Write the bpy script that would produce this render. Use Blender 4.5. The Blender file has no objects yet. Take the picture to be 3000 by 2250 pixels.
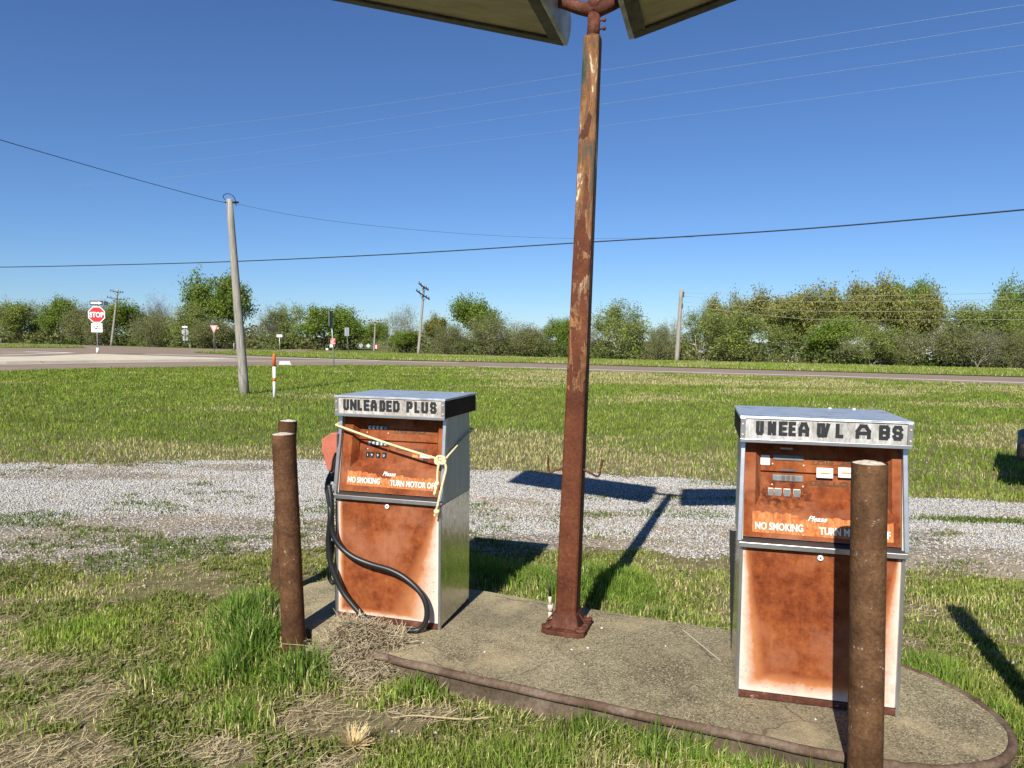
import bpy, bmesh, math, random
import numpy as np
from math import sin, cos, pi, radians, sqrt, atan2
from mathutils import Vector, Matrix

random.seed(7)
rng = np.random.default_rng(11)
S = bpy.context.scene
COL = S.collection

# ---------------------------------------------------------------- camera, sky, sun, exposure
EYE = 1.8
PITCH = radians(3.4666)
ROLL = radians(0.7)
FP = 2160.5                                   # focal length in photo pixels (3000 wide)
cam = bpy.data.cameras.new('camera')
cam.sensor_width = 36
cam.lens = FP / 3000 * 36
cam.clip_start = 0.05
cam.clip_end = 6000
co = bpy.data.objects.new('camera', cam)
COL.objects.link(co)
fw = Vector((0, cos(PITCH), -sin(PITCH)))
up0 = Vector((0, sin(PITCH), cos(PITCH)))
rt = Vector((1, 0, 0)) * cos(ROLL) + up0 * sin(ROLL)
up = -Vector((1, 0, 0)) * sin(ROLL) + up0 * cos(ROLL)
mr = Matrix((rt, up, -fw)).transposed().to_4x4()
mr.translation = (0, 0, EYE)
co.matrix_world = mr
S.camera = co

SUN_AZ, SUN_EL = radians(18.3), radians(38.5)
to_sun = Vector((-sin(SUN_AZ) * cos(SUN_EL), -cos(SUN_AZ) * cos(SUN_EL), sin(SUN_EL)))
W = bpy.data.worlds.new('World')
S.world = W
W.use_nodes = True
wn = W.node_tree
wn.nodes.clear()
sky = wn.nodes.new('ShaderNodeTexSky')
sky.sky_type = 'NISHITA'
sky.sun_disc = False
sky.sun_elevation = SUN_EL
sky.sun_rotation = pi + SUN_AZ
sky.altitude = 700
sky.air_density = 1.0
sky.dust_density = 0.05
sky.ozone_density = 5.0
bg = wn.nodes.new('ShaderNodeBackground')
bg.inputs[1].default_value = 0.069
wo = wn.nodes.new('ShaderNodeOutputWorld')
tn = wn.nodes.new('ShaderNodeMix')
tn.data_type = 'RGBA'
tn.blend_type = 'MULTIPLY'
tn.inputs[0].default_value = 1.0
tn.inputs[7].default_value = (0.64, 0.79, 1.0, 1)
wn.links.new(sky.outputs[0], tn.inputs[6])
wn.links.new(tn.outputs[2], bg.inputs[0])
wn.links.new(bg.outputs[0], wo.inputs[0])
sl = bpy.data.lights.new('sun', 'SUN')
sl.energy = 5.0
sl.angle = radians(0.5)
sl.color = (1.0, 0.95, 0.86)
so = bpy.data.objects.new('sun', sl)
COL.objects.link(so)
so.rotation_euler = (-to_sun).to_track_quat('-Z', 'Y').to_euler()
so.location = to_sun * 60
S.view_settings.view_transform = 'Standard'
S.view_settings.look = 'None'
S.view_settings.exposure = 0.68
S.view_settings.gamma = 1.0


def at(px, py, depth):
    """photo pixel -> point at that distance along +Y"""
    d = fw + rt * ((px - 1500) / FP) - up * ((py - 1125) / FP)
    return Vector((0, 0, EYE)) + d * (depth / d.y)


def gp(px, py, z=0.0):
    d = fw + rt * ((px - 1500) / FP) - up * ((py - 1125) / FP)
    return Vector((0, 0, EYE)) + d * ((z - EYE) / d.z)


K = 3000 / 2212

# ---------------------------------------------------------------- materials
MATS = {}


class NT:
    def __init__(s, name):
        s.m = bpy.data.materials.new(name)
        s.m.use_nodes = True
        s.t = s.m.node_tree
        s.t.nodes.clear()
        s.out = s.t.nodes.new('ShaderNodeOutputMaterial')
        MATS[name] = s.m

    def n(s, typ, ins=None, **props):
        nd = s.t.nodes.new('ShaderNode' + typ)
        for k, v in props.items():
            setattr(nd, k, v)
        for k, v in (ins or {}).items():
            sock = nd.inputs[k]
            if isinstance(v, bpy.types.NodeSocket):
                s.t.links.new(v, sock)
            else:
                if isinstance(v, (tuple, list)) and len(v) == 3 and sock.type == 'RGBA':
                    v = (*v, 1)
                sock.default_value = v
        return nd

    def coord(s, kind='Object', scale=(1, 1, 1), loc=(0, 0, 0)):
        c = s.n('TexCoord').outputs[kind]
        return s.n('Mapping', {0: c, 1: loc, 3: scale}).outputs[0]

    def noise(s, vec, scale, detail=4, rough=.6, dist=0):
        return s.n('TexNoise', {'Vector': vec, 'Scale': scale, 'Detail': detail, 'Roughness': rough, 'Distortion': dist}).outputs[0]

    def voro(s, vec, scale, feature='F1', out=0):
        return s.n('TexVoronoi', {'Vector': vec, 'Scale': scale}, feature=feature).outputs[out]

    def ramp(s, fac, stops, interp='LINEAR'):
        r = s.n('ValToRGB', {0: fac})
        cr = r.color_ramp
        cr.interpolation = interp
        while len(cr.elements) < len(stops):
            cr.elements.new(0.5)
        for e, (p, c) in zip(cr.elements, stops):
            e.position = p
            e.color = (*c, 1) if isinstance(c, tuple) else (c, c, c, 1)
        return r.outputs[0]

    def math(s, op, a, b=0.0, clamp=False):
        return s.n('Math', {0: a, 1: b}, operation=op, use_clamp=clamp).outputs[0]

    def mix(s, fac, a, b, mode='MIX'):
        nd = s.n('Mix', data_type='RGBA', blend_type=mode)
        for i, v in ((0, fac), (6, a), (7, b)):
            if isinstance(v, bpy.types.NodeSocket):
                s.t.links.new(v, nd.inputs[i])
            else:
                nd.inputs[i].default_value = (*v, 1) if isinstance(v, tuple) else v
        return nd.outputs[2]

    def bump(s, h, strength=.3, dist=.01):
        return s.n('Bump', {'Height': h, 'Strength': strength, 'Distance': dist}).outputs[0]

    def bsdf(s, color, rough=.7, metal=0.0, normal=None, spec=.5, **kw):
        ins = {'Base Color': color, 'Roughness': rough, 'Metallic': metal, 'Specular IOR Level': spec}
        ins.update(kw)
        if normal is not None:
            ins['Normal'] = normal
        b = s.n('BsdfPrincipled', ins)
        s.t.links.new(b.outputs[0], s.out.inputs[0])
        return b


def simple(name, color, rough=.7, metal=0.0, var=.15, scale=6, spec=.4, bump=0):
    t = NT(name)
    v = t.coord()
    f = t.noise(v, scale, 5, .65)
    c = t.mix(f, tuple(max(0, x * (1 - 2 * var)) for x in color), tuple(min(1, x * (1 + 1.6 * var)) for x in color))
    nm = t.bump(t.noise(v, scale * 12, 3), bump, .004) if bump else None
    t.bsdf(c, rough, metal, nm, spec)
    return t.m


def rust_panel(name, l, r, b, top_dark=.3, seed=0, blot=None):
    """orange rusted sheet whose old white paint survives along some edges; l, r, b = (width, growth downwards)"""
    t = NT(name)
    g = t.n('TexCoord').outputs['Generated']
    sx = t.n('SeparateXYZ', {0: g})
    x, z = sx.outputs[0], sx.outputs[2]
    o = t.coord('Object', (1, 1, 1), (seed, seed * 2, 0))
    n1 = t.noise(o, 5, 6, .62, .3)
    n2 = t.noise(o, 42, 5, .7)
    n3 = t.noise(t.coord('Object', (9, 9, 6.5), (seed, 0, 0)), 1.7, 7, .68)
    f = t.math('ADD', t.math('MULTIPLY', n1, .42), t.math('ADD', t.math('MULTIPLY', n2, .26), t.math('MULTIPLY', n3, .32)))
    rust = t.ramp(f, [(.32, (.055, .012, .005)), (.42, (.125, .026, .008)), (.50, (.198, .050, .0145)), (.58, (.255, .075, .023)), (.70, (.335, .125, .047))])
    rust = t.mix(t.ramp(t.noise(t.coord('Object', (1, 1, 1), (seed + 4, 2, 7)), 3.4, 6, .62), [(.46, 0.0), (.66, .62)]), rust, (.355, .145, .075))
    iz = t.math('SUBTRACT', 1.0, z)
    nn = t.math('ADD', t.math('MULTIPLY', t.math('SUBTRACT', n3, .5), .30), t.math('MULTIPLY', t.math('SUBTRACT', n2, .5), .16))

    def edge(d, w):
        ww = t.math('ADD', t.math('MULTIPLY', iz, w[1]), w[0])
        q = t.math('DIVIDE', t.math('ADD', d, t.math('MULTIPLY', nn, t.math('MINIMUM', t.math('MULTIPLY', ww, 1.6), .42))), ww)
        return t.math('SUBTRACT', 1.0, q, True)
    m = edge(x, l)
    m = t.math('MAXIMUM', m, edge(t.math('SUBTRACT', 1.0, x), r))
    m = t.math('MAXIMUM', m, edge(z, b))
    c = t.mix(t.ramp(m, [(0, 0.0), (.5, .8), (.75, 1.0)]), rust, (.47, .19, .075))
    c = t.mix(t.ramp(m, [(.40, 0.0), (.70, .55), (1, 1.0)]), c, (.60, .52, .45))
    # darker oxide blotches, thick near the top
    d = t.math('MULTIPLY', t.math('ADD', t.math('MULTIPLY', t.math('GREATER_THAN', z, 0), .25), t.ramp(z, [(.72, 0.0), (.95, top_dark)])), t.ramp(t.noise(o, 9, 8, .78), [(.52, 0.0), (.66, 1.0)]))
    c = t.mix(d, c, (.075, .022, .012))
    if blot:
        q = t.math('ADD', t.math('POWER', t.math('DIVIDE', t.math('SUBTRACT', x, blot[0]), blot[2]), 2.0), t.math('POWER', t.math('DIVIDE', t.math('SUBTRACT', z, blot[1]), blot[3]), 2.0))
        q = t.math('MULTIPLY', t.ramp(q, [(.15, 1.0), (1.0, 0.0)]), t.ramp(t.noise(o, 22, 7, .75), [(.44, 0.0), (.60, .95)]))
        c = t.mix(q, c, (.038, .009, .004))
    st = t.noise(t.coord('Object', (46, 46, 2.2), (seed, 3, 1)), 1.6, 5, .6)
    c = t.mix(t.math('MULTIPLY', t.ramp(st, [(.58, 0.0), (.72, .14)]), t.ramp(n1, [(.42, 0.0), (.58, 1.0)])), c, (.44, .215, .115))
    c = t.mix(t.math('MULTIPLY', t.ramp(st, [(.30, .35), (.40, 0.0)]), t.ramp(z, [(.35, 0.0), (.9, 1.0)])), c, (.10, .026, .013))
    ch = t.math('MULTIPLY', t.ramp(t.noise(o, 26, 6, .72, .4), [(.655, 0.0), (.675, 1.0)]), t.ramp(m, [(.02, 0.0), (.25, 1.0)]))
    c = t.mix(ch, c, (.20, .062, .028))
    sp = t.ramp(t.voro(o, 60), [(.06, 1.0), (.09, 0.0)])
    c = t.mix(t.math('MULTIPLY', sp, t.ramp(n1, [(.52, 0.0), (.6, .7)])), c, (.07, .02, .012))
    t.bsdf(c, t.ramp(n2, [(.3, .65), (.7, .9)]), 0, t.bump(n2, .35, .003), .12)
    return t.m


def rust_iron(name, dark, mid, light, scale=6, specks=None, bump=.5):
    t = NT(name)
    o = t.coord()
    n1 = t.noise(o, scale, 7, .68, .2)
    n2 = t.noise(o, scale * 11, 4, .7)
    f = t.math('ADD', t.math('MULTIPLY', n1, .65), t.math('MULTIPLY', n2, .35))
    c = t.ramp(f, [(.32, dark), (.5, mid), (.66, light)])
    if specks:
        q = t.math('MULTIPLY', t.ramp(t.noise(o, 34, 6, .75), [(.615, 0.0), (.665, 1.0)]), t.ramp(n1, [(.48, 0.0), (.58, 1.0)]))
        c = t.mix(q, c, specks)
    t.bsdf(c, t.ramp(n2, [(.3, .6), (.7, .92)]), 0, t.bump(n2, bump, .004), .14)
    return t.m


rust_panel('rust_door_pale_right', (.05, .02), (.01, .50), (.012, .05), .8, 1.3)
rust_panel('rust_door_pale_left', (.04, .17), (.03, .22), (.125, .03), .4, 5.1)
rust_panel('rust_face', (.001, 0), (.001, 0), (.001, 0), .35, 2.2)
rust_panel('rust_face_b', (.001, 0), (.001, 0), (.001, 0), .2, 8.4, (.27, .43, .28, .20))
rust_iron('bollard_rust', (.028, .015, .007), (.088, .044, .021), (.17, .092, .044), 6, (.40, .35, .29), .9)
rust_iron('bollard_rust_red', (.028, .014, .007), (.085, .040, .019), (.165, .085, .04), 6, (.36, .27, .20), .9)
rust_iron('casting_rust', (.03, .011, .007), (.085, .030, .019), (.17, .072, .045), 9, (.5, .38, .3), .7)
rust_iron('pipe_edge', (.045, .024, .014), (.105, .070, .048), (.20, .155, .118), 5, (.24, .11, .045), .7)
rust_iron('dark_tin', (.012, .006, .004), (.03, .014, .009), (.06, .025, .014), 8)
simple('trim_steel', (.50, .50, .51), .34, .9, .18, 14)
simple('trim_dark', (.10, .09, .085), .5, .6, .3, 10)
simple('black_rubber', (.012, .013, .014), .42, 0, .2, 8, .5)
simple('window_black', (.015, .016, .018), .25, 0, .2, 20)
simple('drum_grey', (.15, .16, .16), .4, 0, .3, 40)
simple('digit_white', (.72, .72, .70), .6, 0, .1, 30)
simple('letter_black', (.016, .016, .018), .6, 0, .3, 30)
simple('letter_ghost', (.27, .26, .24), .7, 0, .35, 60)
simple('decal_white', (.80, .76, .68), .6, 0, .08, 40)
simple('embossed', (.05, .036, .012), .6, 0, .3, 60)
simple('sticker_orange', (.60, .25, .085), .6, 0, .35, 90)
simple('sticker_white', (.78, .76, .72), .5, 0, .1, 50)
simple('screw', (.72, .50, .38), .4, .2, .1, 50)
simple('nozzle_red', (.41, .125, .08), .45, 0, .18, 18)
simple('rope_cream', (.66, .56, .33), .85, 0, .18, 90, .2)
simple('concrete_top', (.55, .48, .38), .95, 0, .3, 45, .2, .8)
simple('pebble_white', (.50, .49, .46), .8, 0, .1, 60)
simple('straw', (.42, .33, .19), .9, 0, .3, 9, .15)
simple('insulator', (.05, .05, .055), .5, 0, .2, 9)
simple('galvanised', (.42, .43, .44), .5, .5, .15, 9)
simple('dull_post', (.15, .16, .14), .7, .2, .2, 5)
simple('sign_white', (.78, .78, .78), .45, 0, .04, 3)
simple('sign_black', (.02, .02, .025), .5, 0, .1, 3)
simple('sign_red', (.60, .022, .022), .42, 0, .06, 3)
simple('sign_pink', (.70, .30, .28), .5, 0, .1, 3)
simple('sign_back', (.36, .38, .41), .5, .35, .1, 3)
simple('sign_teal', (.40, .52, .48), .5, 0, .1, 3)
simple('marker_orange', (.62, .13, .028), .5, 0, .15, 9)
simple('marker_white', (.80, .80, .79), .5, 0, .05, 9)
simple('cable_black', (.014, .015, .018), .6, 0, .2, 9)
simple('wire_bright', (.62, .62, .62), .4, .2, .05, 3)
simple('wire_grey', (.30, .33, .26), .5, .2, .05, 3)
simple('car_black', (.008, .008, .009), .55, 0, .1, 3, .25)
simple('car_glass', (.02, .022, .025), .06, 0, .1, 3, .7)
simple('headlight_glass', (.55, .56, .58), .12, .4, .1, 9)
simple('white_wall', (.62, .62, .62), .55, 0, .06, 2)
simple('grey_roof', (.45, .45, .46), .7, 0, .1, 4)
simple('conduit_cream', (.52, .46, .36), .7, 0, .3, 30)
rust_iron('kerb_stain', (.035, .024, .016), (.095, .070, .048), (.20, .155, .11), 4, (.40, .34, .24), .6)
simple('road_paint', (.66, .65, .61), .8, 0, .12, 1.5, .2)
simple('kerb_concrete', (.52, .46, .35), .95, 0, .2, .6, .2)
simple('bark', (.115, .10, .082), .95, 0, .35, 5, .15)
simple('bark_pale', (.34, .31, .26), .95, 0, .3, 5, .15)
simple('twig', (.19, .165, .135), .95, 0, .25, 3, .1)


def weathered_wood():
    t = NT('weathered_wood')
    o = t.coord('Object', (10, 10, .35))
    n = t.noise(o, 4, 7, .7)
    c = t.ramp(n, [(.3, (.10, .09, .075)), (.5, (.27, .25, .215)), (.7, (.38, .36, .32))])
    t.bsdf(c, .9, 0, t.bump(n, .6, .01), .2)


weathered_wood()


def polished_side():
    t = NT('polished_side')
    o = t.coord('Object', (1, 3, 1.2))
    n = t.noise(o, 5, 3, .5)
    w = t.noise(t.coord(), 30, 5, .7)
    c = t.mix(t.ramp(w, [(.4, 0.0), (.75, .6)]), (.62, .63, .60), (.26, .25, .22))
    t.bsdf(c, t.ramp(w, [(.3, .10), (.8, .3)]), 1.0, t.bump(n, .25, .02), .5)
    t = NT('dull_side')
    o = t.coord('Object', (4, 4, .8))
    n = t.noise(o, 5, 5, .6)
    c = t.ramp(n, [(.3, (.36, .36, .30)), (.6, (.47, .47, .40)), (.70, (.38, .32, .22)), (.76, (.47, .47, .41))])
    t.bsdf(c, .5, .15, None, .4)
    t = NT('lid_steel')
    o = t.coord()
    n = t.noise(o, 7, 6, .7)
    c = t.ramp(n, [(.3, (.34, .37, .40)), (.5, (.52, .55, .58)), (.7, (.26, .28, .29))])
    t.bsdf(c, t.ramp(n, [(.3, .28), (.7, .5)]), .55, t.bump(t.noise(o, 3, 2), .2, .02), .5)


polished_side()


def sign_plate():
    for nm, base, dirt, lo in (('sign_plate_clean', (.47, .45, .41), (.17, .125, .09), .56), ('sign_plate_worn', (.50, .495, .48), (.24, .225, .20), .52)):
        t = NT(nm)
        o = t.coord('Object', (9, 9, 3))
        n = t.noise(o, 3, 7, .75)
        c = t.mix(t.ramp(n, [(lo - .12, 0.0), (lo + .1, 1.0)]), base, dirt)
        c = t.mix(t.ramp(t.noise(t.coord('Object', (40, 40, 4)), 3, 4), [(.58, 0.0), (.68, .5)]), c, (.34, .28, .22))
        t.bsdf(c, .55, 0, None, .3)


sign_plate()


def band_decal():
    t = NT('band_decal')
    o = t.coord('Object', (30, 30, 3.5))
    n = t.noise(o, 2.5, 6, .7)
    n2 = t.noise(t.coord(), 60, 5, .7)
    c = t.ramp(n, [(.34, (.32, .09, .03)), (.5, (.43, .155, .05)), (.62, (.52, .24, .09)), (.7, (.58, .36, .18))])
    c = t.mix(t.ramp(n2, [(.5, 0.0), (.66, .8)]), c, (.33, .075, .025))
    t.bsdf(c, .8, 0, None, .2)


band_decal()


def post_paint():
    t = NT('post_paint')
    o = t.coord()
    z = t.n('SeparateXYZ', {0: o}).outputs[2]
    n1 = t.noise(t.coord('Object', (9, 9, 1.6), (3, 1, 0)), 2.2, 7, .72, .6)
    n2 = t.noise(o, 60, 5, .7)
    low = t.ramp(t.math('ADD', t.math('MULTIPLY', t.noise(o, 5, 6, .65), .6), t.math('MULTIPLY', n2, .4)), [(.33, (.040, .012, .0055)), (.50, (.096, .030, .0135)), (.68, (.165, .058, .026))])
    low = t.mix(t.ramp(t.noise(o, 45, 6, .8), [(.65, 0.0), (.69, .7)]), low, (.42, .34, .28))
    ny = t.noise(t.coord('Object', (11, 11, 1.8), (1, 7, 2)), 2.4, 6, .7, .4)
    ochre = t.ramp(ny, [(.36, (.060, .026, .014)), (.46, (.125, .048, .019)), (.56, (.205, .086, .029)), (.66, (.28, .145, .062))])
    high = t.ramp(n1, [(.34, (.035, .042, .03)), (.42, (.075, .07, .05)), (.46, (.12, .055, .024)), (.53, (.20, .092, .036)), (.585, (.24, .13, .06)), (.61, (.50, .45, .34)), (.68, (.60, .57, .49))])
    zz = t.math('DIVIDE', z, 3.6)
    # crisp flakes of bare red rust; they cover everything low down and thin out upwards
    fl = t.noise(t.coord('Object', (7, 7, 2.0), (8, 0, 4)), 2.2, 7, .62, .35)
    sx = t.n('SeparateXYZ', {0: o}).outputs[0]
    # the paint holds along the corners of the tube longer than in the middle of a face
    off = t.math('ABSOLUTE', t.math('SUBTRACT', sx, t.math('MULTIPLY', z, .026)))
    thr = t.math('ADD', t.ramp(zz, [(.355, .0), (.385, .44), (.50, .455), (.68, .47), (.78, .55), (.9, .61), (1, .60)]), t.math('MULTIPLY', t.math('MULTIPLY', off, 1.9), t.ramp(zz, [(.36, 0.0), (.39, 1.0)])))
    bare = t.math('MULTIPLY', t.math('SUBTRACT', fl, thr), 60, True)
    rim = t.math('MULTIPLY', t.math('SUBTRACT', t.math('ADD', fl, .022), thr), 60, True)
    up_ = t.ramp(t.math('ADD', zz, t.math('MULTIPLY', t.math('SUBTRACT', n1, .5), .25)), [(.56, 0.0), (.64, 1.0)])
    c = t.mix(up_, ochre, high)
    c = t.mix(t.math('MULTIPLY', rim, .45), c, (.27, .18, .11))
    c = t.mix(bare, c, low)
    t.bsdf(c, t.ramp(n2, [(.3, .5), (.7, .85)]), 0, t.bump(t.math('ADD', n2, t.math('MULTIPLY', bare, -.8)), .45, .004), .14)


post_paint()


def slab_concrete():
    t = NT('slab_concrete')
    o = t.coord()
    n1 = t.noise(o, 2.2, 6, .6)
    n2 = t.noise(o, 105, 5, .8)
    v = t.voro(o, 130, 'F1', 1)
    vd = t.voro(o, 130, 'F1', 0)
    f = t.math('ADD', t.math('MULTIPLY', n1, .38), t.math('MULTIPLY', n2, .62))
    c = t.ramp(f, [(.33, (.048, .039, .021)), (.44, (.165, .137, .080)), (.545, (.31, .262, .155)), (.66, (.52, .445, .28))])
    agg = t.n('SeparateXYZ', {0: v}).outputs[0]
    c = t.mix(t.math('MULTIPLY', t.ramp(agg, [(.78, 0.0), (.86, .9)]), t.ramp(vd, [(.45, 1.0), (.6, 0.0)])), c, (.46, .39, .27))
    c = t.mix(t.math('MULTIPLY', t.ramp(agg, [(.16, .85), (.24, 0.0)]), t.ramp(vd, [(.45, 1.0), (.6, 0.0)])), c, (.05, .04, .028))
    c = t.mix(t.ramp(t.noise(o, 1.1, 4, .55), [(.48, 0.0), (.64, .5)]), c, (.085, .069, .048))
    c = t.mix(t.ramp(t.noise(o, 2.6, 6, .65), [(.50, 0.0), (.68, .5)]), c, (.50, .40, .235))
    wv = t.n('VectorMath', {0: o, 1: t.n('VectorMath', {0: t.n('TexNoise', {'Vector': o, 'Scale': 5.0, 'Detail': 6.0}).outputs[1], 1: (.22, .22, .0)}, operation='MULTIPLY').outputs[0]}, operation='ADD').outputs[0]
    ck = t.n('TexVoronoi', {'Vector': wv, 'Scale': .85}, feature='DISTANCE_TO_EDGE').outputs[0]
    c = t.mix(t.math('MULTIPLY', t.ramp(ck, [(.0, .7), (.004, .0)]), t.ramp(t.noise(o, 1.7, 2), [(.45, 0.0), (.55, 1.0)])), c, (.035, .03, .02))
    t.bsdf(c, .95, 0, t.bump(n2, .8, .008), .2)


slab_concrete()


def ground_mats():
    t = NT('soil_ground')
    o = t.coord()
    n1 = t.noise(o, .22, 5, .6)
    n2 = t.noise(o, 9, 6, .7)
    n3 = t.noise(o, 70, 4, .75)
    green = t.ramp(n2, [(.35, (.075, .092, .022)), (.6, (.125, .15, .038))])
    dirt = t.ramp(t.math('ADD', t.math('MULTIPLY', n2, .5), t.math('MULTIPLY', n3, .5)), [(.38, (.085, .066, .036)), (.5, (.18, .142, .082)), (.64, (.36, .29, .18))])
    y = t.n('SeparateXYZ', {0: o}).outputs[1]
    far = t.ramp(t.math('DIVIDE', y, 40.0), [(.22, 0.0), (.36, 1.0)])
    fac = t.math('ADD', t.math('MULTIPLY', far, .55), t.math('SUBTRACT', t.math('MULTIPLY', n1, 1.3), .42), True)
    t.bsdf(t.mix(fac, dirt, green), .95, 0, t.bump(n3, .7, .02), .1)
    t = NT('gravel_bed')
    o = t.coord()
    vd = t.voro(o, 34, 'F1', 0)
    vc = t.n('SeparateXYZ', {0: t.voro(o, 34, 'F1', 1)}).outputs[0]
    n1 = t.noise(o, .8, 5, .6)
    st = t.ramp(vc, [(.0, (.17, .155, .13)), (.5, (.30, .28, .245)), (1, (.44, .42, .38))])
    c = t.mix(t.ramp(vd, [(.42, 0.0), (.62, 1.0)]), st, (.12, .105, .08))
    c = t.mix(t.ramp(n1, [(.42, .15), (.62, .8)]), c, (.30, .235, .16))
    t.bsdf(c, .95, 0, t.bump(t.math('SUBTRACT', 1.0, vd), .9, .015), .15)
    t = NT('asphalt')
    o = t.coord()
    n = t.noise(o, 40, 4, .7)
    n1 = t.noise(t.coord('Object', (.25, 1.2, 1)), .8, 4, .6)
    c = t.ramp(t.math('ADD', t.math('MULTIPLY', n, .4), t.math('MULTIPLY', n1, .6)), [(.35, (.185, .142, .108)), (.65, (.285, .225, .178))])
    t.bsdf(c, 1.0, 0, t.bump(n, .4, .01), .02)
    t = NT('far_pavement')
    o = t.coord()
    n = t.noise(o, 3, 5, .7)
    t.bsdf(t.ramp(n, [(.35, (.25, .21, .165)), (.65, (.36, .31, .24))]), .9, 0, None, .2)
    t = NT('stone')
    a = t.n('Attribute', attribute_name='tint').outputs[0]
    o = t.coord()
    c = t.mix(t.ramp(t.noise(o, 60, 4, .7), [(.4, 0.0), (.8, .35)]), a, (.25, .22, .18))
    t.bsdf(c, .9, 0, None, .2)


ground_mats()


def leafy(name, trans=.35, rough=.55, spec=.25):
    t = NT(name)
    a = t.n('Attribute', attribute_name='tint').outputs[0]
    b = t.n('BsdfPrincipled', {'Base Color': a, 'Roughness': rough, 'Specular IOR Level': spec})
    tr = t.n('BsdfTranslucent', {0: t.mix(1.0, a, (1.5, 1.4, .7), 'MULTIPLY')})
    m = t.n('MixShader', {0: trans, 1: b.outputs[0], 2: tr.outputs[0]})
    t.t.links.new(m.outputs[0], t.out.inputs[0])


leafy('blade', .30, .6, .12)
leafy('foliage', .32, .6, .2)
leafy('straw_strand', .12, .8, .15)

# ---------------------------------------------------------------- mesh helpers


class MB:
    """collects shapes for ONE mesh"""

    def __init__(s):
        s.v, s.f, s.mi, s.sm = [], [], [], []

    def add(s, v, f, mi=0, smooth=False):
        o = len(s.v)
        s.v += [tuple(q) for q in v]
        s.f += [tuple(i + o for i in q) for q in f]
        s.mi += [mi] * len(f)
        s.sm += [smooth] * len(f)

    def box(s, x0, x1, y0, y1, z0, z1, mi=0):
        v = [(x0, y0, z0), (x1, y0, z0), (x1, y1, z0), (x0, y1, z0), (x0, y0, z1), (x1, y0, z1), (x1, y1, z1), (x0, y1, z1)]
        s.add(v, [(3, 2, 1, 0), (4, 5, 6, 7), (0, 1, 5, 4), (1, 2, 6, 5), (2, 3, 7, 6), (3, 0, 4, 7)], mi)

    def hexa(s, b, t, mi=0):
        """bottom 4 points, top 4 points (both counter-clockwise seen from above)"""
        s.add(list(b) + list(t), [(3, 2, 1, 0), (4, 5, 6, 7), (0, 1, 5, 4), (1, 2, 6, 5), (2, 3, 7, 6), (3, 0, 4, 7)], mi)

    def prism(s, pts, ax, a, b, mi=0):
        """polygon in the plane across axis ax, extruded from a to b"""
        def P(p, k):
            return {'x': (k, p[0], p[1]), 'y': (p[0], k, p[1]), 'z': (p[0], p[1], k)}[ax]
        n = len(pts)
        v = [P(p, a) for p in pts] + [P(p, b) for p in pts]
        f = [tuple(range(n))[::-1], tuple(range(n, 2 * n))] + [(i, (i + 1) % n, n + (i + 1) % n, n + i) for i in range(n)]
        s.add(v, f, mi)

    def tube(s, path, r, n=10, mi=0, caps=True, smooth=True):
        path = [Vector(p) for p in path]
        m = len(path)
        rs = r if isinstance(r, (list, tuple)) else [r] * m
        v, f = [], []
        ref = None
        for i, p in enumerate(path):
            d = (path[min(i + 1, m - 1)] - path[max(i - 1, 0)])
            d = d.normalized() if d.length > 1e-9 else Vector((0, 0, 1))
            if ref is None:
                ref = Vector((0, 0, 1)) if abs(d.z) < .9 else Vector((1, 0, 0))
            a = (ref - d * ref.dot(d))
            a = a.normalized() if a.length > 1e-6 else d.orthogonal().normalized()
            ref = a
            b = d.cross(a)
            for k in range(n):
                t = 2 * pi * k / n
                v.append(p + (a * cos(t) + b * sin(t)) * rs[i])
        for i in range(m - 1):
            for k in range(n):
                f.append((i * n + k, i * n + (k + 1) % n, (i + 1) * n + (k + 1) % n, (i + 1) * n + k))
        s.add(v, f, mi, smooth)
        if caps:
            s.add(v[:n], [tuple(range(n))[::-1]], mi)
            s.add(v[-n:], [tuple(range(n))], mi)

    def disc(s, c, r, axis='y', depth=.004, n=14, mi=0):
        c = Vector(c)
        d = {'x': Vector((1, 0, 0)), 'y': Vector((0, 1, 0)), 'z': Vector((0, 0, 1))}[axis]
        s.tube([c - d * depth / 2, c + d * depth / 2], r, n, mi)

    def ball(s, c, r, nu=10, nv=7, sc=(1, 1, 1), mi=0):
        v, f = [], []
        for j in range(nv + 1):
            t = pi * j / nv
            for i in range(nu):
                p = 2 * pi * i / nu
                v.append((c[0] + r * sc[0] * sin(t) * cos(p), c[1] + r * sc[1] * sin(t) * sin(p), c[2] + r * sc[2] * cos(t)))
        for j in range(nv):
            for i in range(nu):
                f.append((j * nu + i, (j + 1) * nu + i, (j + 1) * nu + (i + 1) % nu, j * nu + (i + 1) % nu))
        s.add(v, f, mi, True)

    def build(s, name, mats, parent=None, bevel=0, seg=2):
        me = bpy.data.meshes.new(name)
        me.from_pydata(s.v, [], s.f)
        for m in (mats if isinstance(mats, (list, tuple)) else [mats]):
            me.materials.append(MATS[m])
        me.polygons.foreach_set('material_index', s.mi)
        me.polygons.foreach_set('use_smooth', s.sm)
        bm = bmesh.new()
        bm.from_mesh(me)
        bmesh.ops.remove_doubles(bm, verts=bm.verts, dist=1e-6)
        bmesh.ops.recalc_face_normals(bm, faces=bm.faces)
        if bevel:
            ed = [e for e in bm.edges if len(e.link_faces) == 2 and e.calc_face_angle(0) > .6]
            bmesh.ops.bevel(bm, geom=ed, offset=bevel, segments=seg, affect='EDGES', profile=.5)
        bm.to_mesh(me)
        bm.free()
        o = bpy.data.objects.new(name, me)
        COL.objects.link(o)
        if parent:
            o.parent = parent
        return o


def tag(o, label=None, cat=None, group=None, kind=None):
    if label:
        o['label'] = label
    if cat:
        o['category'] = cat
    if group:
        o['group'] = group
    if kind:
        o['kind'] = kind
    return o


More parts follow.
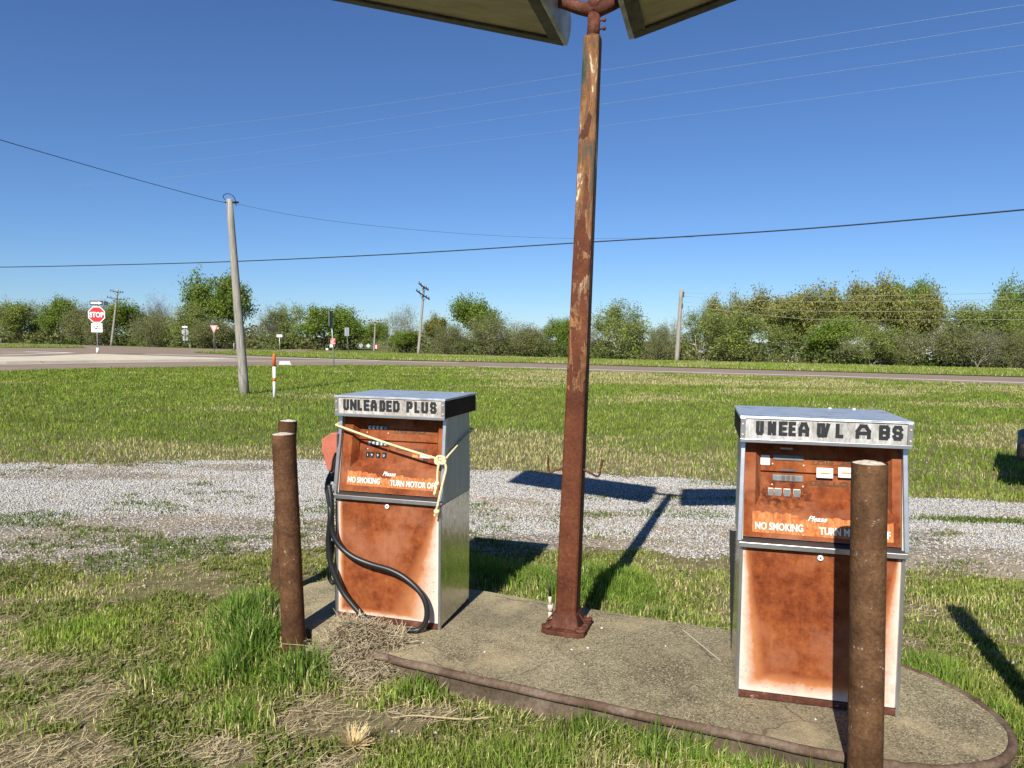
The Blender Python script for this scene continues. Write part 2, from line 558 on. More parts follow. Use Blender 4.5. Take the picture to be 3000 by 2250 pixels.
def thing(name, label, cat, loc=(0, 0, 0), rz=0, group=None):
    o = bpy.data.objects.new(name, None)
    o.empty_display_size = .2
    COL.objects.link(o)
    o.location = loc
    o.rotation_euler = (0, 0, rz)
    return tag(o, label, cat, group)


def np_mesh(name, V, quads=None, tris=None, mat='blade', tint=None, parent=None):
    me = bpy.data.meshes.new(name)
    V = np.asarray(V, np.float32).reshape(-1, 3)
    q = np.zeros((0, 4), np.int32) if quads is None else np.asarray(quads, np.int32).reshape(-1, 4)
    t = np.zeros((0, 3), np.int32) if tris is None else np.asarray(tris, np.int32).reshape(-1, 3)
    me.vertices.add(len(V))
    me.vertices.foreach_set('co', V.ravel())
    li = np.concatenate([q.ravel(), t.ravel()]).astype(np.int32)
    me.loops.add(len(li))
    me.loops.foreach_set('vertex_index', li)
    ls = np.concatenate([np.arange(len(q)) * 4, len(q) * 4 + np.arange(len(t)) * 3]).astype(np.int32)
    me.polygons.add(len(ls))
    me.polygons.foreach_set('loop_start', ls)
    me.materials.append(MATS[mat])
    if tint is not None:
        a = me.attributes.new('tint', 'FLOAT_COLOR', 'POINT')
        c = np.ones((len(V), 4), np.float32)
        c[:, :3] = tint
        a.data.foreach_set('color', c.ravel())
    me.update(calc_edges=True)
    me.validate()
    o = bpy.data.objects.new(name, me)
    COL.objects.link(o)
    if parent:
        o.parent = parent
    return o


def _hash(ix, iy, seed):
    h = (ix.astype(np.int64) * 374761393 + iy.astype(np.int64) * 668265263 + seed * 1442695041) & 0xffffffff
    h = ((h ^ (h >> 13)) * 1274126177) & 0xffffffff
    return ((h ^ (h >> 16)) & 0xffffff) / float(0xffffff)


def vnoise(x, y, seed=0):
    x = np.asarray(x, float)
    y = np.asarray(y, float)
    ix, iy = np.floor(x), np.floor(y)
    fx, fy = x - ix, y - iy
    fx = fx * fx * (3 - 2 * fx)
    fy = fy * fy * (3 - 2 * fy)
    a, b = _hash(ix, iy, seed), _hash(ix + 1, iy, seed)
    c, d = _hash(ix, iy + 1, seed), _hash(ix + 1, iy + 1, seed)
    return (a * (1 - fx) + b * fx) * (1 - fy) + (c * (1 - fx) + d * fx) * fy


def fbm(x, y, s=1.0, seed=0, octs=4):
    t, a, n = 0, .5, 0
    for i in range(octs):
        t = t + a * vnoise(np.asarray(x) * s * 2 ** i, np.asarray(y) * s * 2 ** i, seed + i * 17)
        n += a
        a *= .55
    return t / n


def sstep(a, b, x):
    t = np.clip((np.asarray(x, float) - a) / (b - a), 0, 1)
    return t * t * (3 - 2 * t)


# ---------------------------------------------------------------- ground, gravel, roads
GFX = [-30, -12, -7.0, -4.7, -3.4, -2, -.5, 1.2, 2.85, 4.46, 5.9, 9, 14, 30]
GFY = [7.5, 9.4, 10.0, 10.5, 10.75, 10.55, 10.06, 9.8, 9.45, 8.8, 8.4, 7.6, 6.4, 3]
GNX = [-30, -10, -6, -3.93, -3.1, -1.57, .3, 1.83, 3.3, 4.06, 6, 10, 30]
GNY = [3.5, 4.9, 5.35, 5.58, 5.73, 6.1, 6.3, 6.2, 5.75, 5.45, 4.8, 3.6, 0]


def gravel_mask(x, y):
    """1 on the gravel drive, 0 off it, ragged edge"""
    w = (fbm(x, y, 1.3, 5, 4) - .5) * 1.1
    f = np.interp(x, GFX, GFY) + w * .55
    n = np.interp(x, GNX, GNY) + w * 1.0
    m = sstep(-.2, .3, f - y) * sstep(-.40, .55, y - n)
    # scrap of gravel at the lower left corner
    m2 = sstep(.55, .1, np.hypot((x + 2.75) / .75, (y - 3.25) / .95) + w * .5)
    return np.maximum(m, m2 * .85)


def sheet(name, pts, z, mat, kind='structure', thick=0):
    b = MB()
    if thick:
        b.prism(pts, 'z', z - thick, z)
    else:
        b.add([(p[0], p[1], z) for p in pts], [tuple(range(len(pts)))])
    o = b.build(name, mat)
    if not thick:
        for p in o.data.polygons:
            if p.normal.z < 0:
                o.data.flip_normals()
                break
    return tag(o, kind=kind)


b = MB()
b.box(-3000, 3000, -300, 3500, -1.0, 0)
tag(b.build('ground', 'soil_ground'), kind='structure')

# gravel bed as a ragged sheet 4 mm above the soil
cs = .08
gx = np.arange(-16, 16, cs)
gy = np.arange(1.6, 11.5, cs)
GX, GY = np.meshgrid(gx + cs / 2, gy + cs / 2, indexing='ij')
ok = gravel_mask(GX, GY) > .42
idx = np.argwhere(ok)
corner = {}
gv, gf = [], []
for i, j in idx:
    q = []
    for di, dj in ((0, 0), (1, 0), (1, 1), (0, 1)):
        k = (i + di, j + dj)
        if k not in corner:
            corner[k] = len(gv)
            gv.append((gx[0] + k[0] * cs, gy[0] + k[1] * cs, .004))
        q.append(corner[k])
    gf.append(q)
tag(np_mesh('gravel_drive', gv, gf, None, 'gravel_bed'), kind='structure')

NEAR = [(-90, -40), (-45, 8), (-33, 23), (-24.11, 34.68), (-22.57, 37.95), (-19.47, 40.78), (-16.07, 43.44), (-14.33, 45.15), (-7.12, 48.0), (-2.96, 46.9), (1.05, 45.3), (4.59, 42.76), (15.92, 38.2), (23.41, 33.67), (40, 23.5), (90, -8)]
FARF = [(110, 14), (55, 46.5), (38.87, 56.0), (26.2, 62.96), (7.57, 71.5), (1.71, 75.3), (-12, 83), (-33, 95), (-36, 95.5), (-62, 113.9), (-92.7, 133.5), (-200, 205), (-220, 120)]
sheet('road', NEAR + FARF, .014, 'asphalt')
MEDN = [(-33.1, 76.4), (-22.93, 67.0), (-13.9, 60.6), (-5.42, 57.6), (1.3, 56.0), (5.63, 53.2), (19.22, 46.15), (28.91, 41.61), (48, 30)]
MEDF = [(54, 42), (37.58, 53.6), (24.61, 60.2), (20.05, 62.6), (6.83, 67.8), (1.6, 71.0), (-15.15, 82.0), (-30.07, 86.5), (-33.0, 79)]
sheet('median', MEDN + MEDF, .05, 'soil_ground')
sheet('far_road', [(54.2, 42.2), (37.7, 53.75), (24.7, 60.3), (20.1, 62.7), (6.9, 67.95), (1.65, 71.15), (-15.1, 82.2), (-12, 82.8), (1.7, 75.2), (7.5, 71.3), (26.1, 62.8), (38.7, 55.8), (55, 46)], .024, 'far_pavement')
sheet('left_median', [(-120, 146), (-87.3, 124), (-66, 112.5), (-55, 95.5), (-62, 89.2), (-110, 84)], .05, 'soil_ground')
sheet('side_road', [(-30, 92.5), (-25.5, 90), (-33, 140), (-38, 240), (-45, 240), (-38.5, 140)], .026, 'asphalt')
sheet('traffic_island', [(-40, 47), (-34.6, 53.4), (-35.3, 62.4), (-31.5, 60.6), (-28.8, 59), (-21.8, 55.4), (-19.9, 53.7), (-23.1, 50.3), (-26.75, 46.6), (-29.67, 43.2), (-36, 38)], .15, 'kerb_concrete', thick=.135)


def stripe(pts, w, z=.019):
    b = MB()
    for (x0, y0), (x1, y1) in zip(pts[:-1], pts[1:]):
        L = math.hypot(x1 - x0, y1 - y0)
        nx, ny = -(y1 - y0) / L * w / 2, (x1 - x0) / L * w / 2
        b.add([(x0 + nx, y0 + ny, z), (x0 - nx, y0 - ny, z), (x1 - nx, y1 - ny, z), (x1 + nx, y1 + ny, z)], [(0, 1, 2, 3)])
    tag(b.build('road_marking', 'road_paint'), kind='structure')


stripe([(-40, 26), (-30.1, 41.0), (-26.8, 45.2), (-22.2, 50.6), (-17.8, 53.5), (-10.14, 56.0), (-4, 55.2)], .5)
stripe([(-2.4, 47.9), (1.07, 46.9), (4.9, 45.0), (16.92, 40.3), (24.73, 35.4), (42, 24.4)], .42)
stripe([(-35.25, 69.2), (-28.1, 66.0), (-21.97, 63.2), (-10.4, 57.9)], .6)
stripe([(-41.5, 59.75), (-41.8, 70.0), (-48.3, 73.1)], .7)
stripe([(-48, 69.3), (-41.9, 69.6)], .6, .0215)
sheet('road_marking', [(-14.7, 46.4), (-13.85, 46.2), (-16.3, 54.0), (-16.8, 53.2)], .0235, 'road_paint')

# ---------------------------------------------------------------- pump island
ISLAND = [(-1.0, 4.02), (-.80, 3.88), (-.475, 3.716), (.203, 3.408), (1.035, 3.056), (1.363, 2.915), (1.55, 2.855), (1.70, 2.835), (1.84, 2.845), (1.98, 2.89), (2.09, 2.975), (2.165, 3.09), (2.20, 3.24), (2.19, 3.42), (2.13, 3.60), (2.02, 3.77), (1.86, 3.90),
          (1.28, 4.197), (.489, 4.515), (-.124, 4.793), (-.70, 5.03), (-.95, 5.09), (-1.18, 5.05), (-1.36, 4.92), (-1.45, 4.72), (-1.44, 4.50), (-1.36, 4.32), (-1.22, 4.18)]
isl = thing('pump_island', 'weathered speckled concrete island with rounded ends carrying the two pumps', 'concrete island')
b = MB()
b.prism(ISLAND, 'z', -.05, .13)
b.build('slab', 'slab_concrete', isl, .008)
b = MB()
pth = [(x, y, .117) for x, y in ISLAND[1:17]]
pth = [Vector(p) for p in pth]
sm = []
for i in range(len(pth) - 1):
    for k in range(4):
        sm.append(pth[i].lerp(pth[i + 1], k / 4))
sm.append(pth[-1])
for _ in range(3):
    sm = [sm[0]] + [(sm[i - 1] + sm[i] * 2 + sm[i + 1]) / 4 for i in range(1, len(sm) - 1)] + [sm[-1]]
outw = []
cen = Vector((.6, 3.95, .112))
for i, p in enumerate(sm):
    d = (sm[min(i + 1, len(sm) - 1)] - sm[max(i - 1, 0)]).normalized()
    o_ = Vector((d.y, -d.x, 0))
    outw.append(p + o_ * .012 + Vector((0, 0, random.uniform(-.003, .003))))
b.tube(outw, .021, 12)
b.build('edging_pipe', 'pipe_edge', isl)
b = MB()
lo = [p + (q - p).normalized() * .010 for p, q in zip(sm, outw)]
for i in range(len(lo) - 1):
    a_, c_ = lo[i], lo[i + 1]
    b.add([(a_.x, a_.y, -.04), (c_.x, c_.y, -.04), (c_.x, c_.y, .112), (a_.x, a_.y, .112)], [(0, 1, 2, 3)])
b.build('kerb_face', 'kerb_stain', isl)
b = MB()
b.add([(1.0 + .035 * k, 4.18 - .14 * k, .1345 + .0002 * k) for k in (0, 3)] + [(1.008 + .035 * k, 4.18 - .14 * k, .1345) for k in (3, 0)], [(0, 1, 2, 3)])
b.build('repair_seam', 'kerb_concrete', isl)

# ---------------------------------------------------------------- lettering
GLY = {
    'U': [[(0, 1), (0, .16), (.16, 0), (.84, 0), (1, .16), (1, 1)]], 'N': [[(0, 0), (0, 1), (1, 0), (1, 1)]], 'L': [[(0, 1), (0, 0), (1, 0)]],
    'E': [[(1, 1), (0, 1), (0, 0), (1, 0)], [(0, .5), (.85, .5)]], 'A': [[(0, 0), (0, .55), (.3, 1), (.7, 1), (1, .55), (1, 0)], [(0, .36), (1, .36)]],
    'D': [[(0, 0), (0, 1), (.72, 1), (1, .78), (1, .22), (.72, 0), (0, 0)]], 'P': [[(0, 0), (0, 1), (.8, 1), (1, .85), (1, .58), (.8, .44), (0, .44)]],
    'S': [[(1, .80), (.82, 1), (.18, 1), (0, .84), (0, .66), (.18, .52), (.82, .48), (1, .34), (1, .16), (.82, 0), (.18, 0), (0, .2)]],
    'R': [[(0, 0), (0, 1), (.8, 1), (1, .85), (1, .6), (.8, .46), (0, .46)], [(.5, .46), (1, 0)]],
    'O': [[(0, .2), (0, .8), (.2, 1), (.8, 1), (1, .8), (1, .2), (.8, 0), (.2, 0), (0, .2)]],
    'B': [[(0, 0), (0, 1), (.8, 1), (1, .85), (1, .64), (.85, .5), (1, .38), (1, .14), (.8, 0), (0, 0)], [(0, .5), (.85, .5)]],
    'V': [[(0, 1), (.5, 0), (1, 1)]], 'Z': [[(0, 1), (1, 1), (0, 0), (1, 0)]], 'I': [[(.5, 0), (.5, 1)]],
    'T': [[(0, 1), (1, 1)], [(.5, 1), (.5, 0)]], 'Y': [[(0, 1), (.5, .5), (1, 1)], [(.5, .5), (.5, 0)]], 'W': [[(0, 1), (.25, 0), (.5, .7), (.75, 0), (1, 1)]],
}


def strokes(b, ch, x0, x1, z0, z1, t, v, mi=0):
    """block letter drawn as flat bars on the plane y = v facing -y; each bar a hair proud of the last"""
    k = 0
    h = t / 2
    for line in GLY[ch]:
        P = [(x0 + h + (x1 - x0 - t) * p[0], z0 + h + (z1 - z0 - t) * p[1]) for p in line]
        for (ax, az), (bx, bz) in zip(P[:-1], P[1:]):
            L = math.hypot(bx - ax, bz - az)
            dx, dz = (bx - ax) / L, (bz - az) / L
            e = h * .85
            vv = v - .00005 * k
            b.add([(ax - dx * e - dz * h, vv, az - dz * e + dx * h), (ax - dx * e + dz * h, vv, az - dz * e - dx * h),
                   (bx + dx * e + dz * h, vv, bz + dz * e - dx * h), (bx + dx * e - dz * h, vv, bz + dz * e + dx * h)], [(0, 1, 2, 3)], mi)
            k += 1


def text(name, s, size, parent, loc, mat, bold=0.0, sx=1.0, shear=0, rx=pi / 2, rz=0, align='LEFT', ext=.0006):
    cu = bpy.data.curves.new(name, 'FONT')
    cu.body = s
    cu.size = size
    cu.offset = bold
    cu.shear = shear
    cu.extrude = ext
    cu.align_x = align
    cu.resolution_u = 3
    tmp = bpy.data.objects.new('tmp_text', cu)
    COL.objects.link(tmp)
    dg = bpy.context.evaluated_depsgraph_get()
    me = bpy.data.meshes.new_from_object(tmp.evaluated_get(dg))
    bpy.data.objects.remove(tmp)
    me.name = name
    me.transform(Matrix.Diagonal((sx, 1, 1, 1)))
    me.materials.clear()
    me.materials.append(MATS[mat])
    o = bpy.data.objects.new(name, me)
    COL.objects.link(o)
    o.parent = parent
    o.location = loc
    o.rotation_euler = (rx, 0, rz)
    return o


# ---------------------------------------------------------------- fuel pumps
def pump(label, x, y, yaw, Wd, first):
    root = thing('fuel_pump', label, 'fuel pump', (x, y, .13), yaw, 'old fuel pumps on the concrete island')
    h = Wd / 2
    Dp = .5
    zt = .72
    zc0, zc1 = 1.215, 1.325
    ff, fb = .067, -.008
    slope = (ff - fb) / (zc0 - zt - .02)

    def sv(z, extra=0.0):
        return ff + (z - zc0) * slope + extra
    # lower cabinet
    b = MB()
    b.box(-h + .004, h - .004, .02, Dp, 0, .032)
    b.box(-h + .012, h - .012, -.004, .02, .004, .032)
    b.build('plinth', 'casting_rust', root, .003)
    b = MB()
    b.box(-h + .013, h - .013, .004, .03, .034, zt - .004)
    b.build('lower_door', 'rust_door_pale_right' if first else 'rust_door_pale_left', root, .004)
    for s in (-1, 1):
        b = MB()
        b.box(*sorted((s * (h - .003), s * h)), .018, Dp - .004, .02, zt)
        b.box(*sorted((s * (h - .02), s * (h - .0035))), Dp - .02, Dp, .02, zt)
        o = b.build('side_panel', 'polished_side', root)
        b = MB()
        b.box(*sorted((s * (h - .013), s * (h + .002))), -.004, .017, .0, zt - .002)
        b.build('corner_trim', 'trim_steel', root, .002)
    b = MB()
    b.box(-h + .004, h - .004, .031, Dp - .001, .033, zt - .003)
    b.build('cabinet', 'dark_tin', root)
    # trim ledge between lower door and dial
    b = MB()
    b.prism([(-.016, zt + .001), (-.016, zt + .026), (.062, zt + .046), (.062, zt + .001)], 'x', -h + .006, h - .006)
    b.build('ledge', 'trim_dark', root, .002)
    b = MB()
    b.box(-h - .006, h + .006, -.024, -.0165, zt + .003, zt + .027)
    b.build('ledge_trim', 'trim_steel', root, .002)
    # upper cabinet sides follow the slanted front
    for s in (-1, 1):
        prof = [(sv(zt + .03, .012), zt + .002), (sv(zc0, .012), zc0), (Dp - .025, zc0), (Dp, zt + .1), (Dp, zt + .002)]
        b = MB()
        b.prism(prof, 'x', s * (h - .012), s * h)
        b.build('upper_side', 'dull_side', root, .002)
        b = MB()
        b.hexa([(s * (h + .004) - .010, sv(zt + .03, -.006), zt + .03), (s * (h + .004) + .010, sv(zt + .03, -.006), zt + .03), (s * (h + .004) + .010, sv(zt + .03, .0115), zt + .03), (s * (h + .004) - .010, sv(zt + .03, .0115), zt + .03)],
               [(s * (h - .004) - .010, sv(zc0, -.006), zc0 - .001), (s * (h - .004) + .010, sv(zc0, -.006), zc0 - .001), (s * (h - .004) + .010, sv(zc0, .0115), zc0 - .001), (s * (h - .004) - .010, sv(zc0, .0115), zc0 - .001)])
        b.build('face_trim', 'trim_steel', root, .002)
    b = MB()
    b.box(-h + .013, h - .013, .2, Dp - .03, zt + .003, zc0 - .002)
    b.build('upper_cabinet', 'dark_tin', root)
    # dial face: rim plane, recess with sloped flanks, sloping valance
    face = 'rust_face' if first else 'rust_face_b'
    xl, xr = (-.262, .285) if first else (-.287, .300)
    u0, u1 = -h + .0135, h - .0135
    zb, zr, zs, ztop = zt + .044, .902, .944, zc0 - .003
    e0, e1 = .026, .078
    b = MB()

    def P(u, z, e):
        return (u, sv(z, e), z)
    il, ir = xl + .026, xr - .022
    zm = 1.058
    pts = [P(u0, zb, e0), P(u1, zb, e0), P(u1, ztop, e0), P(u0, ztop, e0), P(xl, zr, e0), P(xr, zr, e0), P(xr, ztop, e0), P(xl, ztop, e0),
           P(il, zs, e1), P(ir, zs, e1), P(ir, zm - .004, e1 + .004), P(il, zm - .004, e1 + .004), P(il, zm + .006, e1 - .010), P(ir, zm + .006, e1 - .010), P(ir, ztop, e1 - .010), P(il, ztop, e1 - .010)]
    b.add(pts, [(0, 1, 5, 4), (0, 4, 7, 3), (1, 2, 6, 5), (4, 5, 9, 8), (8, 9, 10, 11), (11, 10, 13, 12), (12, 13, 14, 15), (4, 8, 11, 12, 15, 7), (5, 6, 14, 13, 10, 9)])
    df = b.build('dial_face', face, root)

    def plate(nm, xa, xb, za, zb_, e, mat, th=.004, parent=root, bevel=0):
        bb = MB()
        bb.hexa([P(xa, za, e - th), P(xb, za, e - th), P(xb, za, e + .002), P(xa, za, e + .002)], [P(xa, zb_, e - th), P(xb, zb_, e - th), P(xb, zb_, e + .002), P(xa, zb_, e + .002)])
        return bb.build(nm, mat, parent, bevel)
    eu, el = e1 - .010, e1 + .003
    tilt = math.atan(slope)
    rx = pi / 2 - tilt

    def word(nm, s, size, u, z, e, mat, bold=0, sx=1, shear=0, parent=root):
        return text(nm, s, size, parent, (u, sv(z, e - .002), z), mat, bold, sx, shear, rx)

    def screw(u, z, e):
        bb = MB()
        p = P(u, z, e - .002)
        bb.ball(p, .005, 8, 5, (1, .5, 1))
        bb.build('screw', 'screw', root)
    if first:
        c1 = plate('counter', -.184, -.052, 1.124, 1.150, eu, 'window_black', .006, root, .002)
        c2 = plate('counter', -.182, -.050, 1.027, 1.055, el, 'window_black', .006, root, .002)
        for cc, z, e, dg in ((c1, 1.124, eu, '0000-'), (c2, 1.029, el, '00037')):
            for k in range(5):
                plate('digit_drum', -.180 + k * .026, -.158 + k * .026, z + .002, z + .0235, e - .006, 'drum_grey', .002, cc, .0015)
                text('digit', dg[k], .024, cc, (-.177 + k * .026, sv(z + .004, e - .0095), z + .004), 'digit_white', .0007, 1, 0, rx)
        for u, s in ((-.19, '1'), (-.163, '9'), (-.124, '9'), (-.084, '0')):
            w_ = plate('price_window', u, u + .024 + (.004 if u > -.15 else 0), .955, .989, el, 'window_black', .004, root, .002)
            text('digit', s, .022, w_, (u + .006, sv(.964, el - .006), .964), 'digit_white', 0, 1, 0, rx)
        for u, z in ((-.186, 1.104), (-.05, 1.104)):
            screw(u, z, eu)
        for u, z in ((-.182, 1.006), (-.049, 1.005)):
            screw(u, z, el)
        word('lettering', 'THIS  SALE', .028, -.022, 1.113, eu, 'embossed', .0005, 1.62)
        word('lettering', 'GALLONS', .026, .0, 1.004, el, 'embossed', .0005, 1.75)
        plate('rule', -.024, .236, 1.107, 1.1088, eu, 'embossed', .0015)
        st = plate('sticker', .156, .230, .932, .988, el, 'sticker_white', .002)
        text('digit', '89', .036, st, (.176, sv(.943, el - .004), .943), 'letter_black', .0004, .9, 0, rx)
        bb = MB()
        q = [(.104, .951), (.118, .945), (.135, .949), (.147, .944), (.146, .975), (.136, .990), (.122, .984), (.110, .990), (.107, .968)]
        bb.add([P(u, z, el - .002) for u, z in q], [tuple(range(len(q)))])
        bb.build('torn_sticker', 'sticker_orange', root)
        dec = dict(no=(-.270, .816), nw=.209, tu=(.004, .812), tw=.290, pl=(-.048, .866))
        bl, br_, bz0 = -.277, .290, .800
    else:
        plate('counter', -.207, -.070, 1.116, 1.142, eu, 'drum_grey', .006, root, .003)
        c2 = plate('counter', -.207, -.070, 1.017, 1.046, el, 'drum_grey', .006, root, .003)
        for k in range(3):
            plate('digit_drum', -.165 + k * .022, -.150 + k * .022, 1.018, 1.044, el - .006, 'trim_dark', .0015, c2)
        for u in (-.226, -.197, -.157, -.113):
            wd = .026 if u < -.2 else .033
            fr = plate('price_window', u, u + wd, .944, .983, el, 'screw', .003, root, .003)
            plate('pane', u + .0025, u + wd - .0025, .9465, .9805, el - .003, 'drum_grey', .002, fr, .002)
        plate('slot', -.174, -.103, 1.067, 1.076, eu, 'trim_dark', .002)
        plate('tag', -.175, -.120, 1.167, 1.175, eu, 'conduit_cream', .003)
        for u, z in ((-.208, 1.097), (-.07, 1.095)):
            screw(u, z, eu)
        for u, z in ((-.208, .998), (-.07, .996)):
            screw(u, z, el)
        word('lettering', 'THIS  SALE', .030, -.044, 1.109, eu, 'embossed', .0002, 1.72)
        word('lettering', 'GALLONS', .028, -.044, 1.008, el, 'embossed', .0004, 1.95)
        plate('rule', -.044, .250, 1.103, 1.105, eu, 'embossed', .0015)
        plate('rule', -.044, .250, 1.003, 1.005, el, 'embossed', .0015)
        for xa, xb in ((-.014, .058), (.080, .150)):
            st = plate('sticker', xa, xb, 1.044 if xa < 0 else 1.050, 1.090 if xa < 0 else 1.096, eu - .004, 'sticker_white', .004, root, .002)
            plate('sticker_mark', xa + .016, xb - .014, 1.062 if xa < 0 else 1.068, 1.070 if xa < 0 else 1.076, eu - .008, 'sticker_orange', .002, st, .001)
        plate('sticker', -.270, -.220, 1.090, 1.136, eu, 'sticker_white', .002, root, .003)
        dec = dict(no=(-.286, .802), nw=.212, tu=(-.004, .797), tw=.298, pl=(-.056, .853))
        bl, br_, bz0 = -.297, .306, .786
    # flaking decal band with ragged top
    bb = MB()
    n = 40
    r2 = random.Random(3 if first else 9)
    tp = []
    for k in range(n + 1):
        u = bl + (br_ - bl) * k / n
        tp.append((u, .888 - .018 * (k / n) - r2.random() * .014 - (.02 if .33 < k / n < .52 else 0)))
    for k in range(n):
        bb.add([P(tp[k][0], bz0 - .004 * k / n, e0 - .0015), P(tp[k + 1][0], bz0 - .004 * (k + 1) / n, e0 - .0015), P(*tp[k + 1], e0 - .0015), P(*tp[k], e0 - .0015)], [(0, 1, 2, 3)])
    bb.build('decal_band', 'band_decal', root)
    for s, k, wk in (('NO SMOKING', 'no', 'nw'), ('TURN MOTOR OFF', 'tu', 'tw')):
        o = word('lettering', s, .0465, dec[k][0], dec[k][1], e0 - .002, 'decal_white', .0011, 1)
        w_ = max(v.co.x for v in o.data.vertices)
        o.data.transform(Matrix.Diagonal((dec[wk] / w_, 1, 1, 1)))
    word('lettering', 'Please', .034, dec['pl'][0], dec['pl'][1], e0 - .002, 'decal_white', .0006, .95, .45)
    # door lock
    b = MB()
    b.disc((0, -.001, .695), .0125, 'y', .010, 16)
    lk = b.build('lock', 'sticker_white', root)
    b = MB()
    b.disc((0, -.0072, .695), .004, 'y', .003, 10)
    b.build('keyhole', 'trim_dark', lk)
    # canopy with the sign band
    cw = h + .0135
    cf, cr = .014, .56 if first else .60
    cn = thing('canopy', None, None)
    bpy.data.objects.remove(cn)
    b = MB()
    b.box(-cw, -cw + .003, cf + .006, cr, zc0 + .002, zc1 - .003)
    b.box(cw - .003, cw, cf + .006, cr, zc0 + .002, zc1 - .003)
    b.box(-cw + .0035, cw - .0035, cr - .004, cr, zc0 + .002, zc1 - .003)
    b.box(-cw + .0035, cw - .0035, cf + .016, cr - .0045, zc0 + .001, zc0 + .006)
    hood = b.build('canopy', 'dark_tin', root)
    b = MB()
    b.box(-cw - .003, cw + .003, cf - .002, cr + .003, zc1 - .002, zc1 + .004)
    b.box(-cw - .003, cw + .003, cf - .002, cf + .004, zc1 - .0065, zc1 - .0022)
    b.box(cw - .001, cw + .003, cf + .0045, cr + .003, zc1 - .008, zc1 - .0022)
    b.box(-cw - .003, -cw + .001, cf + .0045, cr + .003, zc1 - .008, zc1 - .0022)
    lid = b.build('lid', 'lid_steel', hood, .0015)
    for s in (.62, .3):
        b = MB()
        b.disc((cw * (.78 if first else s), cr - .03, zc1 + .007), .008, 'z', .006, 8)
        b.build('rivet', 'sticker_white', hood)
    b = MB()
    b.box(-cw + .022, cw - .022, cf + .004, cf + .012, zc0 + .010, zc1 - .0065)
    b.build('sign_plate', 'sign_plate_clean' if first else 'sign_plate_worn', hood)
    b = MB()
    b.box(-cw, cw, cf - .002, cf + .006, zc0 - .008, zc0 + .009)
    b.box(-cw, cw, cf + .0065, cf + .022, zc0 - .008, zc0 - .004)
    for s in (-1, 1):
        b.box(*sorted((s * cw, s * (cw - .021))), cf - .001, cf + .0055, zc0 + .0095, zc1 - .0068)
    fr = b.build('sign_frame', 'trim_steel', hood, .0012)
    for s in (-1, 1):
        for z in (zc0 + .028, zc0 + .078):
            b = MB()
            b.disc((s * (cw - .010), cf - .003, z), .0042, 'y', .005, 8)
            b.build('rivet', 'screw', fr)
    return root, hood, cf, zc0


PL, hoodL, cfL, zc0 = pump('rusty fuel pump wrapped in rope, UNLEADED PLUS on its top, black hose in front', -.7139, 4.2227, -.277, .664, True)
PR, hoodR, cfR, _ = pump('rusty orange fuel pump behind the right-hand bollard, with jumbled letters on its top', 1.4126, 3.3029, -.2472, .70, False)


def topsign(hood, cf, letters, v0):
    for ch, a, c in letters:
        b = MB()
        strokes(b, ch, a, c, 1.2425, 1.3095, .0168, cf + .0034)
        b.build('letter', 'letter_black', hood)


mL = lambda c: -.293 + (c - 425) * .0005345
topsign(hoodL, cfL, [(ch, mL(a), mL(c)) for ch, a, c in (('U', 425, 497), ('N', 507, 590), ('L', 597, 658), ('E', 672, 745), ('A', 755, 832), ('D', 862, 932), ('E', 942, 1010), ('D', 1022, 1100), ('P', 1178, 1250), ('L', 1270, 1332), ('U', 1350, 1430), ('S', 1450, 1525))], 0)
b = MB()
for ch, a, c in (('N', 560, 630), ('E', 705, 770), ('A', 810, 880), ('P', 910, 960), ('L', 990, 1045), ('U', 1130, 1200), ('S', 1300, 1360)):
    b = MB()
    strokes(b, ch, mL(a), mL(c), 1.2405, 1.3065, .014, cfL + .00395)
    b.build('ghost_letter', 'letter_ghost', hoodL)
mR = lambda c: -.296 + (c - 372) * .0004372
topsign(hoodR, cfR, [(ch, mR(a), mR(c)) for ch, a, c in (('U', 372, 452), ('N', 492, 576), ('E', 600, 690), ('E', 698, 775), ('A', 795, 902), ('U', 975, 1055), ('V', 1010, 1102), ('L', 1155, 1235), ('A', 1345, 1492), ('B', 1565, 1668), ('S', 1690, 1790))], 0)
b = MB()
for ch, a, c in (('R', 440, 505), ('E', 625, 710), ('O', 785, 880), ('N', 1000, 1090), ('I', 1165, 1250), ('A', 1370, 1440)):
    b = MB()
    strokes(b, ch, mR(a), mR(c), 1.2455, 1.3105, .0135, cfR + .00395)
    b.build('ghost_letter', 'letter_ghost', hoodR)


def curve_pts(pts, sub=8):
    """Catmull-Rom through the points"""
    P = [Vector(p) for p in pts]
    P = [P[0] * 2 - P[1]] + P + [P[-1] * 2 - P[-2]]
    out = []
    for i in range(1, len(P) - 2):
        for k in range(sub):
            t = k / sub
            out.append(.5 * ((2 * P[i]) + (P[i + 1] - P[i - 1]) * t + (2 * P[i - 1] - 5 * P[i] + 4 * P[i + 1] - P[i + 2]) * t * t + (3 * P[i] - P[i - 1] - 3 * P[i + 1] + P[i + 2]) * t ** 3))
    out.append(P[-2])
    return out


